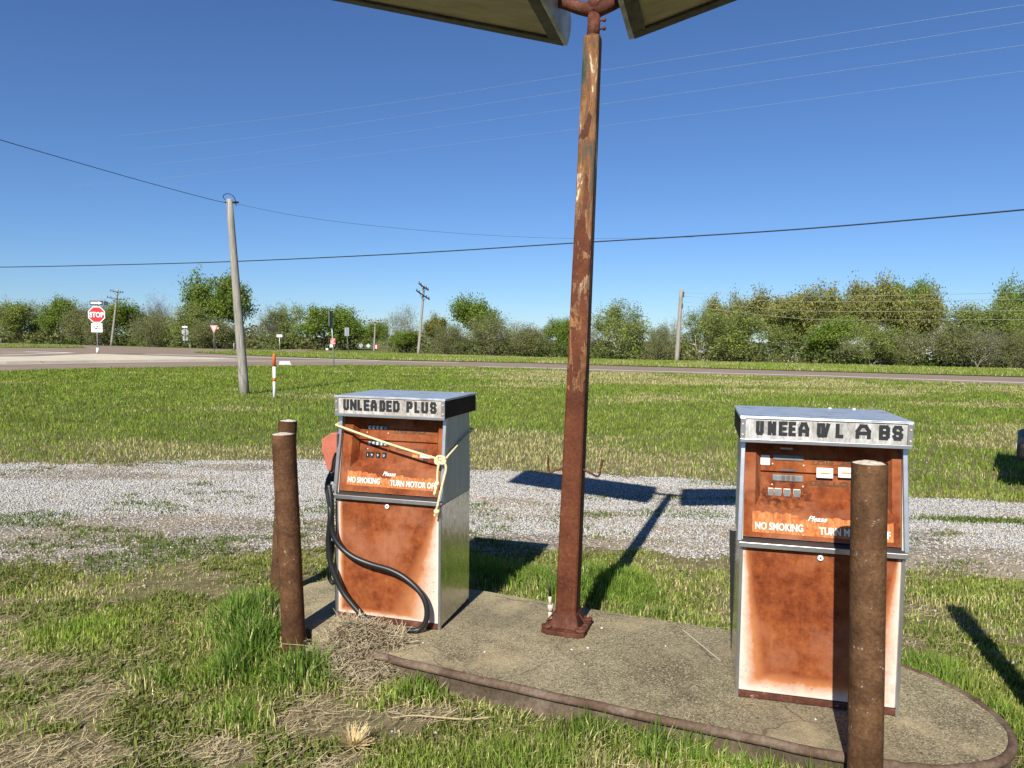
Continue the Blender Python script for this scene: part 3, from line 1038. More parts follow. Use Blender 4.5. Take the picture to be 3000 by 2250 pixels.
# hose and nozzle on the left pump (pump-local coordinates: x right, y back, z up)
b = MB()
hA = [(-.408, .09, .86), (-.405, .03, .78), (-.34, -.05, .65), (-.354, -.05, .471), (-.344, -.05, .362), (-.323, -.05, .30), (-.267, -.05, .189), (-.196, -.055, .113), (-.127, -.06, .056), (-.06, -.07, .022)]
hB = [(-.365, -.02, .80), (-.340, -.04, .70), (-.329, -.05, .538), (-.28, -.05, .452), (-.196, -.05, .395), (-.092, -.045, .361), (.044, -.045, .336), (.145, -.05, .296), (.232, -.055, .23), (.272, -.06, .159), (.273, -.065, .078), (.233, -.075, .022), (.17, -.10, .017)]
hC = [(-.352, .0, .46), (-.362, .0, .36), (-.374, .0, .29), (-.378, .0, .24), (-.358, .0, .207), (-.339, .0, .222), (-.335, .0, .29)]
b.tube(curve_pts(hA), .0165, 12)
b.tube(curve_pts(hB), .0165, 12)
b.tube(curve_pts(hC), .012, 10)
hs = b.build('hose', 'black_rubber', PL)
b = MB()
b.tube(curve_pts([(-.340, .01, .42), (-.338, .01, .30), (-.337, .01, .15), (-.337, .01, .0)]), .007, 8)
b.build('ground_cable', 'black_rubber', PL)
b = MB()
v0, v1 = .055, .125
b.prism([(-.459, 1.057), (-.395, 1.098), (-.345, 1.098), (-.345, .985), (-.372, .975), (-.388, .93), (-.398, .868), (-.422, .872), (-.438, .918), (-.446, .962), (-.460, .974)], 'y', v0, v1)
nz = b.build('nozzle', 'nozzle_red', PL, .006)
b = MB()
b.tube(curve_pts([(-.372, .09, .98), (-.392, .085, .93), (-.402, .09, .87), (-.409, .09, .80)]), .017, 10)
b.tube(curve_pts([(-.362, .07, .985), (-.352, .06, .93), (-.372, .06, .87), (-.400, .075, .855)]), .006, 8)
b.build('nozzle_grip', 'trim_dark', nz)
b = MB()
b.box(-.345, -.3325, .03, .16, .80, 1.10)
b.build('nozzle_holder', 'trim_dark', PL, .004)
# shadow gap put in as a thin black fin at the right pump's rear left edge
b = MB()
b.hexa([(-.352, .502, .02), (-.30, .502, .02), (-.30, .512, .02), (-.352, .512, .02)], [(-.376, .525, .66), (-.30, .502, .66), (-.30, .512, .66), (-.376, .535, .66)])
b.build('shadow_gap_fin', 'black_rubber', PR)

# ---------------------------------------------------------------- rope
rope = thing('rope', 'frayed cream rope tied round the pump and knotted at its right front edge', 'rope', (-.7139, 4.2227, .13), -.277)


def twisted(b, pts, r=.0072, pitch=.022, strands=3, sub=10):
    c = curve_pts(pts, sub)
    # resample evenly
    L = [0]
    for p, q in zip(c[:-1], c[1:]):
        L.append(L[-1] + (q - p).length)
    n = max(8, int(L[-1] / .0045))
    out, j = [], 0
    for k in range(n + 1):
        s = L[-1] * k / n
        while j < len(L) - 2 and L[j + 1] < s:
            j += 1
        t = (s - L[j]) / max(1e-9, L[j + 1] - L[j])
        out.append((c[j].lerp(c[j + 1], t), s))
    for a in range(strands):
        path = []
        for i, (p, s) in enumerate(out):
            d = (out[min(i + 1, n)][0] - out[max(0, i - 1)][0]).normalized()
            x = d.cross(Vector((.3, 1, .2))).normalized()
            y = d.cross(x)
            th = 2 * pi * (s / pitch + a / strands)
            path.append(p + (x * cos(th) + y * sin(th)) * r * .55)
        b.tube(path, r * .58, 5)


def slv(z, e=0):
    return .067 + (z - 1.215) * .075 / .475 + e


hh = .332
b = MB()
twisted(b, [(-hh - .012, .10, 1.158), (-hh - .016, slv(1.153) - .01, 1.153), (-hh + .01, slv(1.14) - .022, 1.143), (-.068, slv(1.069) - .016, 1.073), (.123, slv(1.026) - .016, 1.027), (.30, slv(.99) - .022, .990), (hh + .012, slv(.988) - .012, .985), (hh + .014, .10, 1.005), (hh + .012, .30, 1.055), (hh + .012, .494, 1.100), (.31, .515, 1.105), (0, .518, 1.125), (-.31, .515, 1.15), (-hh - .012, .49, 1.155), (-hh - .012, .3, 1.158), (-hh - .012, .10, 1.158)])
b.build('loop', 'rope_cream', rope)
b = MB()
kc = Vector((hh - .005, slv(.985) - .028, .982))
for k in range(3):
    ring = []
    tilt_ = (0, 1.0, -1.0)[k]
    for q in range(15):
        t = 2 * pi * q / 14
        p = Vector((cos(t) * .026, sin(t) * .011, sin(t) * .017 + cos(t) * .010 * tilt_))
        ring.append(kc + p + Vector((.006 * (k - 1), -.004 * k, .004 * (k - 1))))
    twisted(b, ring, .0072, .022, 3, 4)
b.build('knot', 'rope_cream', rope)
b = MB()
fx = slv(.9) - .03
twisted(b, [(.330, fx, .978), (.320, fx - .002, .945), (.316, fx - .004, .90), (.318, fx - .010, .858), (.312, fx - .014, .825), (.303, fx - .02, .790)])
b.ball((.318, fx - .012, .853), .015, 8, 6, (1, .9, 1.1))
b.ball((.306, fx - .018, .800), .010, 8, 6)
b.build('loose_end', 'rope_cream', rope)
b = MB()
twisted(b, [(.352, fx + .01, .975), (.366, fx - .0, .945), (.362, fx - .012, .90), (.350, fx - .022, .84), (.340, fx - .034, .78), (.333, fx - .042, .735), (.320, -.045, .70), (.312, -.045, .672)])
b.ball((.325, -.046, .700), .017, 8, 6, (1.1, .9, .9))
b.build('loose_end', 'rope_cream', rope)

# ---------------------------------------------------------------- light post over the island
YAWP = radians(-18)
post = thing('light_post', 'rusty square light post with peeling paint and two long lamp boxes overhead', 'light post', (.338, 4.19, .13), YAWP)
pm = Matrix.Translation((.338, 4.19, .13)) @ Matrix.Rotation(YAWP, 4, 'Z')
pinv = pm.inverted()


def PWL(x, y, z):
    return pinv @ Vector((x, y, z))


topc = PWL(.424, 4.19, 3.47)
b = MB()
c0, c1 = Vector((0, 0, .06)), topc
rings = 14
r0, r1 = .061, .044
prev = None
vv = []
for k in range(rings + 1):
    t = k / rings
    c = c0.lerp(c1, t)
    r = r0 + (r1 - r0) * t
    ch = r * .14
    vv += [(c.x + x, c.y + y, c.z) for x, y in ((-r + ch, -r), (r - ch, -r), (r, -r + ch), (r, r - ch), (r - ch, r), (-r + ch, r), (-r, r - ch), (-r, -r + ch))]
ffc = [(k * 8 + i, k * 8 + (i + 1) % 8, (k + 1) * 8 + (i + 1) % 8, (k + 1) * 8 + i) for k in range(rings) for i in range(8)]
b.add(vv, ffc + [tuple(range(8))[::-1], tuple(range(rings * 8, rings * 8 + 8))])
b.build('pole', 'post_paint', post)
# base casting: flared foot with open lugs
b = MB()
b.prism([(-.125, -.115), (-.09, -.135), (.09, -.135), (.125, -.115), (.125, .105), (.09, .125), (-.09, .125), (-.125, .105)], 'z', 0, .026)
b.hexa([(-.085, -.090, .0265), (.085, -.090, .0265), (.085, .090, .0265), (-.085, .090, .0265)], [(-.067, -.067, .105), (.067, -.067, .105), (.067, .067, .105), (-.067, .067, .105)])
for sx_ in (-1, 1):
    for sy_ in (-1, 1):
        ring = [(sx_ * .098 + .022 * cos(t), sy_ * .092 + .022 * sin(t), .035) for t in [2 * pi * k / 12 for k in range(13)]]
        b.tube(ring, .011, 6, caps=False)
        b.disc((sx_ * .098, sy_ * .092, .032), .011, 'z', .02, 6)
    b.hexa([(sx_ * .12 - .008, -.008, .0265), (sx_ * .12 + .004, -.008, .0265), (sx_ * .12 + .004, .008, .0265), (sx_ * .12 - .008, .008, .0265)],
           [(sx_ * .07 - .008, -.008, .095), (sx_ * .07 + .004, -.008, .095), (sx_ * .07 + .004, .008, .095), (sx_ * .07 - .008, .008, .095)])
b.build('base_plate', 'casting_rust', post, .004)
# hose hooks
for sgn, pts in ((-1, [(.300, 1.068), (.2509, 1.057), (.2249, 1.044), (.2138, 1.077), (.2112, 1.1425)]), (1, [(.405, 1.066), (.4222, 1.0588), (.4634, 1.0387), (.4988, 1.0251), (.5118, 1.068), (.5238, 1.1217)])):
    b = MB()
    b.tube(curve_pts([PWL(x, 4.19 - .02, z) for x, z in pts], 5), .0062, 8)
    b.build('hose_hook', 'casting_rust', post)
b = MB()
b.box(.0615, .068, -.012, .012, .74, .95)
b.build('hook_bracket', 'casting_rust', post, .002)
# neck and Y arms
psi = radians(15.5)
e = Vector((cos(psi), -sin(psi), 0))
nrm = Vector((sin(psi), cos(psi), 0))
CW = Vector((.38, 4.159, 0))
b = MB()
b.tube([topc - Vector((0, 0, .02)), PWL(.430, 4.19, 3.60)], .036, 14)
b.tube([topc - Vector((0, 0, .006)), topc + Vector((0, 0, .010))], .043, 14)
J = Vector((.434, 4.19, 3.645))
for s in (-1, 1):
    pts = [J + Vector((0, 0, -.03)), J + e * s * .10 + Vector((0, 0, .0)), J + e * s * .20 + Vector((0, 0, .04)), J + e * s * .36 + Vector((0, 0, .085))]
    b.tube([pinv @ p for p in curve_pts(pts, 5)], [.040 - .008 * min(1, k / 8) for k in range(16)], 12)
b.ball(pinv @ J, .048, 12, 8)
b.build('neck', 'casting_rust', post)
for z in (3.515, 3.56):
    b = MB()
    p = PWL(.430 + .042, 4.175, z)
    b.tube([p - Vector((.02, 0, 0)), p + Vector((.022, 0, 0))], .006, 6)
    b.disc(p + Vector((.012, 0, 0)), .012, 'x', .012, 6)
    b.build('bolt', 'casting_rust', post)
# lamp boxes: shallow trays, open lens below, rising outward
LEN, HW, RISE = 1.83, .42, .28
for s in (-1, 1):
    start = CW + e * s * (.216 if s > 0 else .21)
    ax = (e * s + Vector((0, 0, RISE))).normalized()
    upv = Vector((-e.x * s * RISE, -e.y * s * RISE, 1)).normalized()

    def Q(a, w, z_):
        return pinv @ (start + Vector((0, 0, 3.605)) + ax * a + nrm * w + upv * z_)
    bx = thing('lamp_box', None, None)
    bpy.data.objects.remove(bx)
    # shell profile across the width (rounded shoulders)
    prof = [(-HW, .0), (-HW, .05), (-HW + .05, .115), (-HW + .16, .15), (HW - .16, .15), (HW - .05, .115), (HW, .05), (HW, .0), (HW - .035, .0), (HW - .035, .02), (-HW + .035, .02), (-HW + .035, .0)]
    b = MB()
    n = len(prof)
    v = [Q(a, *p) for a in (0.0, LEN) for p in prof]
    b.add(v, [(i, (i + 1) % n, n + (i + 1) % n, n + i) for i in range(n)])
    shell = b.build('lamp_box', 'lamp_shell', post) if 'lamp_shell' in MATS else None
    if shell is None:
        t = NT('lamp_shell')
        o_ = t.coord('Object')
        nn = t.noise(o_, 6, 6, .7)
        t.bsdf(t.ramp(nn, [(.35, (.20, .21, .205)), (.6, (.42, .43, .42)), (.72, (.16, .14, .11))]), .5, .2, None, .4)
        t = NT('lamp_lens')
        o_ = t.coord('Object', (1, 3, 1))
        nn = t.noise(o_, 3, 5, .65)
        t.bsdf(t.ramp(nn, [(.35, (.22, .19, .10)), (.65, (.34, .30, .175))]), .5, 0, None, .3)
        t = NT('lamp_frame')
        nn = t.noise(t.coord(), 12, 5, .7)
        t.bsdf(t.ramp(nn, [(.35, (.03, .026, .02)), (.65, (.09, .08, .06))]), .6, .2, None, .3)
        shell = b.build('lamp_box', 'lamp_shell', post)
    b = MB()
    b.add([Q(.05, -HW + .036, .006), Q(LEN - .04, -HW + .036, .006), Q(LEN - .04, HW - .036, .006), Q(.05, HW - .036, .006),
           Q(.05, -HW + .036, .018), Q(LEN - .04, -HW + .036, .018), Q(LEN - .04, HW - .036, .018), Q(.05, HW - .036, .018)], [(0, 1, 2, 3), (4, 5, 6, 7), (0, 1, 5, 4), (1, 2, 6, 5), (2, 3, 7, 6), (3, 0, 4, 7)])
    b.build('lens', 'lamp_lens', shell)
    b = MB()
    for (a0, a1, w0, w1, zz) in ((.0, LEN, HW - .075, HW + .004, -.012), (.0, LEN, -HW - .004, -HW + .075, -.012), (.0, .075, -HW + .076, HW - .076, -.0105), (LEN - .075, LEN, -HW + .076, HW - .076, -.0105)):
        b.add([Q(a0, w0, zz), Q(a1, w0, zz), Q(a1, w1, zz), Q(a0, w1, zz), Q(a0, w0, zz + .011), Q(a1, w0, zz + .011), Q(a1, w1, zz + .011), Q(a0, w1, zz + .011)], [(0, 1, 2, 3), (4, 5, 6, 7), (0, 1, 5, 4), (1, 2, 6, 5), (2, 3, 7, 6), (3, 0, 4, 7)])
    b.build('lens_frame', 'lamp_frame', shell)
    for a0, a1 in ((-.03, -.001), (LEN + .001, LEN + .03)):
        pr2 = prof[:8]
        m = len(pr2)
        b = MB()
        v = [Q(a, p[0] * k2, p[1] - .012 * (p[1] < .01)) for a, k2 in ((a0, .985), (a1, 1.0)) for p in pr2]
        b.add(v, [tuple(range(m))[::-1], tuple(range(m, 2 * m))] + [(i, (i + 1) % m, m + (i + 1) % m, m + i) for i in range(m)])
        b.build('end_cap', 'lamp_shell', shell, .006)
# conduit stub beside the post foot
cd = thing('conduit', 'short cream conduit stub standing beside the foot of the light post', 'pipe', (.243, 4.27, .13))
b = MB()
b.tube([(0, 0, -.01), (0, 0, .085)], .013, 10)
b.tube([(0, 0, .07), (0, 0, .11)], .016, 10)
b.tube([(-.002, 0, .11), (-.004, 0, .16)], .010, 10)
b.build('pipe', 'conduit_cream', cd)
b = MB()
b.tube([(-.004, 0, .158), (-.006, 0, .20), (-.004, 0, .245)], [.010, .006, .004], 8)
b.build('cable_end', 'black_rubber', cd)


# ---------------------------------------------------------------- bollards
def bollard(label, bx, by, tx, ty, zt_, r, mat, collar=False):
    o = thing('bollard', label, 'bollard', (bx, by, 0), 0, 'rusty pipe bollards round the island')
    b = MB()
    n = 24
    pts = [Vector((0, 0, -.2)).lerp(Vector(((tx - bx), (ty - by), zt_)), k / 12) for k in range(13)]
    b.tube(pts, r, 28, caps=False)
    b.tube(pts[-2:][::-1], r * .93, 28, caps=False)
    b.build('pipe', mat, o)
    b = MB()
    top = pts[-1]
    d = (pts[-1] - pts[0]).normalized()
    rr = random.Random(int(bx * 100))
    v, f = [], []
    for j, q in enumerate((0.0, .35, .7, 1.0)):
        for i in range(20):
            t = 2 * pi * i / 20
            v.append((top.x + cos(t) * r * .94 * q, top.y + sin(t) * r * .94 * q, top.z + .010 * (1 - q * q) - .004 + rr.uniform(-.003, .004)))
    for j in range(3):
        for i in range(20):
            f.append((j * 20 + i, (j + 1) * 20 + i, (j + 1) * 20 + (i + 1) % 20, j * 20 + (i + 1) % 20))
    b.add(v, f, 0, False)
    b.build('concrete_fill', 'concrete_top', o)
    if collar:
        b = MB()
        p0 = pts[0].lerp(pts[-1], .33)
        p1 = pts[0].lerp(pts[-1], .30)
        b.tube([pts[0].lerp(pts[-1], .12), p1], r + .005, 24)
        b.build('sleeve', mat, o)
        b = MB()
        p = pts[0].lerp(pts[-1], .325)
        b.disc((p.x - .01, p.y - r - .004, p.z + .02), .011, 'y', .014, 6)
        b.build('bolt', 'casting_rust', o)
    return o


bollard('rusty pipe bollard standing left of the rope-wrapped pump, the nearer of that pair', -1.195, 4.05, -1.259, 4.05, 1.262, .0645, 'bollard_rust_red')
bollard('rusty leaning pipe bollard with a bolted sleeve, half hidden behind the nearer left bollard', -1.600, 5.0, -1.524, 5.0, 1.228, .0625, 'bollard_rust', True)
bollard('thick rusty concrete-filled pipe bollard standing in front of the right pump', 1.408, 2.79, 1.372, 2.80, 1.345, .0645, 'bollard_rust')

bollard('rusty pipe bollard just out of view beyond the right end of the island', 2.57, 3.42, 2.54, 3.42, 1.26, .0645, 'bollard_rust')

# ---------------------------------------------------------------- little things on the slab
rr = random.Random(5)
for (px, py) in ((1675, 1905), (1722, 1900), (1763, 1842), (1950, 1895), (1553, 1912), (1420, 1912), (2389, 2110), (1712, 1948), (1240, 1885)):
    p = gp(px, py, .13)
    b = MB()
    b.ball((0, 0, .004), rr.uniform(.004, .0075), 7, 5, (rr.uniform(.9, 1.5), rr.uniform(.8, 1.2), .75))
    o = b.build('pebble', 'pebble_white')
    o.location = (p.x, p.y, .13)
    o.rotation_euler = (0, 0, rr.uniform(0, 6))
    tag(o, 'small white pebble lying loose on the concrete island', 'pebble', 'white pebbles on the concrete island')
b = MB()
sp = [gp(x, y, .03) for x, y in ((1150, 2103), (1210, 2096), (1290, 2102), (1370, 2107), (1450, 2100))]
b.tube(curve_pts(sp, 4), .0035, 6)
tag(b.build('stick', 'straw'), 'pale thin stick lying in the grass before the island edge', 'stick')


# ---------------------------------------------------------------- grass, straw, stones
def blades(name, x, y, h, w, tint, lean=.5, mat='blade', z0=0.0, curl=.5):
    n = len(x)
    a = rng.uniform(0, 2 * pi, n)
    wx, wy = np.cos(a) * w / 2, np.sin(a) * w / 2
    la = rng.uniform(0, 2 * pi, n)
    lm = np.abs(rng.normal(0, lean, n)).clip(0, 1.6)
    lx, ly = np.cos(la) * lm * h, np.sin(la) * lm * h
    V = np.zeros((n, 5, 3), np.float32)
    V[:, 0] = np.stack([x - wx, y - wy, np.full(n, z0 - .01)], 1)
    V[:, 1] = np.stack([x + wx, y + wy, np.full(n, z0 - .01)], 1)
    k = .55
    zz = h / np.sqrt(1 + lm ** 2)
    V[:, 2] = np.stack([x + wx * .8 + lx * k * k, y + wy * .8 + ly * k * k, z0 + zz * .62], 1)
    V[:, 3] = np.stack([x - wx * .8 + lx * k * k, y - wy * .8 + ly * k * k, z0 + zz * .62], 1)
    V[:, 4] = np.stack([x + lx, y + ly, z0 + zz], 1)
    base = np.arange(n)[:, None] * 5
    q = base + np.array([[0, 1, 2, 3]])
    t = base + np.array([[3, 2, 4]])
    T = np.repeat(tint[:, None, :], 5, 1).reshape(-1, 3)
    return np_mesh(name, V, q, t, mat, T)


def in_poly(x, y, poly):
    inside = np.zeros(len(x), bool)
    n = len(poly)
    j = n - 1
    for i in range(n):
        xi, yi = poly[i][:2]
        xj, yj = poly[j][:2]
        c = ((yi > y) != (yj > y)) & (x < (xj - xi) * (y - yi) / (yj - yi + 1e-12) + xi)
        inside ^= c
        j = i
    return inside


def dist_poly(x, y, poly):
    d = np.full(len(x), 1e9)
    for (ax, ay), (bx, by) in zip(poly, poly[1:] + poly[:1]):
        t = np.clip(((x - ax) * (bx - ax) + (y - ay) * (by - ay)) / ((bx - ax) ** 2 + (by - ay) ** 2), 0, 1)
        d = np.minimum(d, np.hypot(x - ax - t * (bx - ax), y - ay - t * (by - ay)))
    return d


G1 = np.array([.135, .212, .024])
G2 = np.array([.225, .292, .044])
G3 = np.array([.080, .150, .026])
TAN = np.array([.52, .44, .25])
TAN2 = np.array([.36, .33, .135])


def mixc(a, b, t):
    return a[None] * (1 - t[:, None]) + b[None] * t[:, None]


def blobs(x, y, lst):
    """sum of soft discs (cx, cy, rx, ry, weight)"""
    s = np.zeros(len(x))
    for cx, cy, rx_, ry_, w_ in lst:
        s = np.maximum(s, w_ * np.exp(-(((x - cx) / rx_) ** 2 + ((y - cy) / ry_) ** 2)))
    return s


DRY = [(-1.28, 3.10, .36, .17, 1.0), (-.98, 3.40, .26, .18, .95), (-.72, 3.64, .18, .13, .9), (-1.95, 3.0, .45, .22, .7), (-2.05, 3.5, .35, .25, .6), (-2.5, 3.9, .4, .12, .55), (.55, 2.93, .3, .1, .6), (-.35, 3.42, .24, .12, .8), (2.2, 4.3, .4, .35, .75), (-.72, 2.98, .12, .12, 1.0), (1.35, 2.7, .3, .15, .5), (2.6, 4.9, .4, .2, .6)]

# lawn beyond the gravel drive
N = 400000
d = 8 + 41 * rng.random(N) ** 1.15
x = (.80 * d + 3.5) * rng.uniform(-1, 1, N)
y = d
near_y = np.interp(x, [p[0] for p in NEAR], [p[1] for p in NEAR])
gm = gravel_mask(x, y)
far_edge = np.interp(x, GFX, GFY)
keep = (y < near_y - .15 - .5 * rng.random(N)) & (y > far_edge - .4) & (rng.random(N) > gm * 1.05)
x, y = x[keep], y[keep]
n = len(x)
tanp = sstep(.49, .70, fbm(x * .45, y * .9, .5, 31, 5) + .34 * sstep(4.0, .6, y - np.interp(x, GFX, GFY)) * sstep(4, 0, x) + .24 * sstep(-3, 5, x) * sstep(22, 34, y) + .05 * (x > -3) * sstep(30, 12, y) - .12 * sstep(-6, -14, x) * sstep(13, 20, y) - .05)
gr = mixc(G1, G2, fbm(x, y, .7, 3, 4)) * (1 + (fbm(x, y, 3, 8, 2)[:, None] - .5) * .8)
isd = rng.random(n) < (.06 + .80 * tanp)
col = np.where(isd[:, None], mixc(TAN2, TAN, rng.random(n)), gr) * rng.uniform(.5, 1.45, (n, 1))
tuft = sstep(.5, .72, fbm(x, y, 2.2, 77, 3))
hgt = (.028 + .040 * rng.random(n) + .062 * tuft * rng.random(n)) * np.where(isd, .8, 1) * (1 + y / 60)
wd = .0042 + .00052 * y
blades_o = blades('lawn_grass', x, y, hgt, wd * rng.uniform(.7, 1.4, n), col, .55)
tag(blades_o, kind='stuff')

# grass on the medians
pts = []
for poly, cnt, wv in ((MEDN + MEDF, 60000, .045), ([(-120, 146), (-87.3, 124), (-66, 112.5), (-55, 95.5), (-62, 89.2), (-110, 84)], 14000, .07)):
    xs, ys = [p[0] for p in poly], [p[1] for p in poly]
    x = rng.uniform(min(xs), max(xs), cnt * 4)
    y = rng.uniform(min(ys), max(ys), cnt * 4)
    k = in_poly(x, y, poly)
    pts.append((x[k][:cnt], y[k][:cnt], wv))
x = np.concatenate([p[0] for p in pts])
y = np.concatenate([p[1] for p in pts])
wv = np.concatenate([np.full(len(p[0]), p[2]) for p in pts])
n = len(x)
isd = rng.random(n) < .12 + .4 * sstep(.5, .7, fbm(x, y, .25, 9, 3))
col = np.where(isd[:, None], mixc(TAN2, TAN, rng.random(n)), mixc(G1, G2, rng.random(n)) * 1.05)
tag(blades('median_grass', x, y, rng.uniform(.08, .2, n), wv, col, .5, 'blade', .05), kind='stuff')

# foreground grass round the island
N = 900000
y = 1.6 + 7.4 * rng.random(N) ** 1.4
x = (.80 * y + 1.4) * rng.uniform(-1, 1, N)
gm = gravel_mask(x, y)
ii = in_poly(x, y, ISLAND)
dp = dist_poly(x, y, ISLAND)
f1 = fbm(x, y, 2.4, 41, 4)
f2 = fbm(x, y, .9, 57, 3)
lush = blobs(x, y, [(-1.60, 4.45, .30, .42, 1.35), (-1.42, 4.08, .22, .26, 1.3), (-1.45, 3.78, .16, .14, 1.0), (-1.08, 3.74, .22, .16, 1.15), (-1.85, 3.7, .18, .14, .7), (.55, 5.2, .75, .55, .85), (-.2, 5.55, .5, .4, .6), (.65, 3.08, .10, .08, 1.0), (.45, 3.2, .35, .10, .75), (1.0, 2.92, .25, .10, .8), (.30, 3.27, .25, .07, .72), (.80, 3.06, .22, .07, .8), (1.22, 2.86, .2, .06, .75), (-.15, 3.46, .16, .06, .6), (-.45, 3.58, .25, .14, .7), (.02, 3.37, .10, .08, .6),
                   (-1.2, 3.35, .3, .2, .7), (2.25, 3.85, .25, .35, .8), (3.2, 5.0, .5, .4, .5), (.1, 3.0, .6, .3, .55), (-2.6, 4.35, .35, .22, .5), (.9, 4.62, .4, .22, .8), (-.6, 5.35, .5, .25, .6), (2.35, 3.4, .12, .3, .7), (-3.2, 5.0, .5, .18, .35)])
dry = blobs(x, y, DRY)
dens = (.12 + .80 * sstep(.42, .60, f1)) * (.5 + .6 * f2) + lush * 1.35 - dry * 1.0
dens = dens * (1 - sstep(.05, .6, gm) * .985) * (1 - .8 * sstep(.6, 1, gm))
keep = (~ii) & (dp > .03) & (rng.random(N) * 1.5 < dens)
# keep the pump feet and bollard pipes clear
x, y, lush, dry, f1, f2, gm, dp = [q[keep] for q in (x, y, lush, dry, f1, f2, gm, dp)]
n = len(x)
isd = rng.random(n) < np.clip(.28 + .34 * sstep(.58, .38, f1) + dry * .6 - lush * .3, .05, .95)
gr = mixc(G1 * .95, G2 * .98, f2) * (1 + (fbm(x, y, 5, 8, 2)[:, None] - .5) * .7)
ol = (sstep(.2, .8, fbm(x, y, 1.1, 201, 4)) * np.clip(1 - lush, 0, 1))[:, None]
gr = gr * (1 - .6 * ol) + np.array([.27, .255, .075])[None] * .6 * ol
lush = np.clip(lush, 0, 1.2)
lk = np.clip(lush, 0, 1)[:, None] * .62
gr = gr * (1 - lk) + np.array([.045, .108, .022])[None] * lk
col = np.where(isd[:, None], mixc(TAN2, TAN, rng.random(n)), gr) * 1.28 * rng.uniform(.5, 1.45, (n, 1))
hgt = (.014 + .028 * rng.random(n) + .03 * sstep(.5, .7, f1) * rng.random(n) + .20 * lush ** 1.5 * rng.random(n) ** .7) * np.where(isd, .8, 1)
wd = (.0026 + .0022 * rng.random(n)) * (1 + .75 * lush) * (.75 + .10 * y)
tag(blades('foreground_grass', x, y, hgt, wd, col, .6), kind='stuff')

# broad-leaved weeds among the grass (rosettes of short wide leaves)
N = 42000
y = 1.6 + 4.8 * rng.random(N) ** 1.4
x = (.78 * y + 1.4) * rng.uniform(-1, 1, N)
k = (~in_poly(x, y, ISLAND)) & (dist_poly(x, y, ISLAND) > .05) & (gravel_mask(x, y) < .25) & (fbm(x, y, 1.7, 91, 3) > .44 + .4 * blobs(x, y, DRY))
x, y = x[k], y[k]
x = np.repeat(x, 6) + rng.normal(0, .012, len(x) * 6)
y = np.repeat(y, 6) + rng.normal(0, .012, len(y) * 6)
n = len(x)
tag(blades('weeds', x, y, rng.uniform(.02, .05, n), rng.uniform(.007, .013, n), mixc(np.array([.11, .155, .03]), np.array([.23, .25, .065]), rng.random(n)) * rng.uniform(.7, 1.2, (n, 1)), 1.0), kind='stuff')


def strands(x, y, z, L, w, ang, tilt, tint, name, bend=.2):
    n = len(x)
    dx, dy, dz = np.cos(ang) * np.cos(tilt), np.sin(ang) * np.cos(tilt), np.sin(tilt)
    sx_, sy_ = -np.sin(ang), np.cos(ang)
    b1 = rng.normal(0, bend, n) * L
    V = np.zeros((n, 6, 3), np.float32)
    for k, t in enumerate((-.5, 0, .5)):
        off = b1 * (.25 - t * t)
        cx, cy, cz = x + dx * L * t + sx_ * off, y + dy * L * t + sy_ * off, z + dz * L * t
        V[:, 2 * k] = np.stack([cx - sx_ * w / 2, cy - sy_ * w / 2, cz], 1)
        V[:, 2 * k + 1] = np.stack([cx + sx_ * w / 2, cy + sy_ * w / 2, cz + w * .35], 1)
    base = np.arange(n)[:, None] * 6
    q = np.concatenate([base + np.array([[0, 1, 3, 2]]), base + np.array([[2, 3, 5, 4]])])
    return np_mesh(name, V, q, None, 'straw_strand', np.repeat(tint[:, None, :], 6, 1).reshape(-1, 3))


ST1, ST2 = np.array([.56, .47, .29]), np.array([.30, .23, .125])
N = 125000
y = 1.6 + 5.2 * rng.random(N) ** 1.5
x = (.78 * y + 1.4) * rng.uniform(-1, 1, N)
f = fbm(x, y, 1.8, 63, 4)
dry = blobs(x, y, DRY)
k = (~in_poly(x, y, ISLAND)) & (gravel_mask(x, y) < .5) & (rng.random(N) < .09 + .30 * sstep(.52, .72, f) + .95 * dry)
x, y, dr = x[k], y[k], dry[k]
n = len(x)
tag(strands(x, y, rng.uniform(.006, .03, n), rng.uniform(.02, .11, n) * (.6 + .6 * rng.random(n)), rng.uniform(.0012, .0028, n), rng.normal(.5, 1.2, n), np.abs(rng.normal(0, .28, n)), mixc(ST2 * .8, ST1, rng.random(n) ** 1.2), 'dry_straw', .5), kind='stuff')

# heap of dead grass at the foot of the left pump
N = 4300
t = rng.random(N)
cx = -1.00 + .38 * t + rng.normal(0, .045, N)
cy = 3.93 - .05 * t + rng.normal(0, .075, N)
hz = .05 + .12 * np.exp(-((t - .45) / .35) ** 2) * np.exp(-((cy - (3.95 - .05 * t)) / .12) ** 2)
z = .03 + rng.random(N) * hz + .08 * (cy > 3.9) * (cx > -.95) * .8
heap = strands(cx, cy, z, rng.uniform(.08, .24, N), rng.uniform(.0022, .004, N), np.where(rng.random(N) < .5, rng.normal(-.4, .5, N), rng.normal(1.2, .5, N)), rng.normal(.0, .38, N), mixc(ST2 * np.array([.62, .62, .66]), ST1 * np.array([.86, .88, .98]), rng.random(N) ** .9), 'straw_heap', .35)
tag(heap, 'tangled heap of dead straw against the foot of the rope-wrapped pump', 'straw heap')
# a dried pale tussock at the bottom edge
N = 260
a = rng.uniform(0, 2 * pi, N)
c = gp(1035, 2195, 0)
L = rng.uniform(.05, .11, N)
tl = rng.uniform(.15, 1.1, N)
tus = strands(c.x + np.cos(a) * L * .4, c.y + np.sin(a) * L * .4, .01 + np.sin(tl) * L * .5, L, rng.uniform(.002, .0035, N), a, tl, mixc(ST1, np.array([.55, .40, .18]), rng.random(N)), 'dry_tussock', .2)
tag(tus, 'small dried yellow tussock in the grass at the bottom edge', 'tussock')


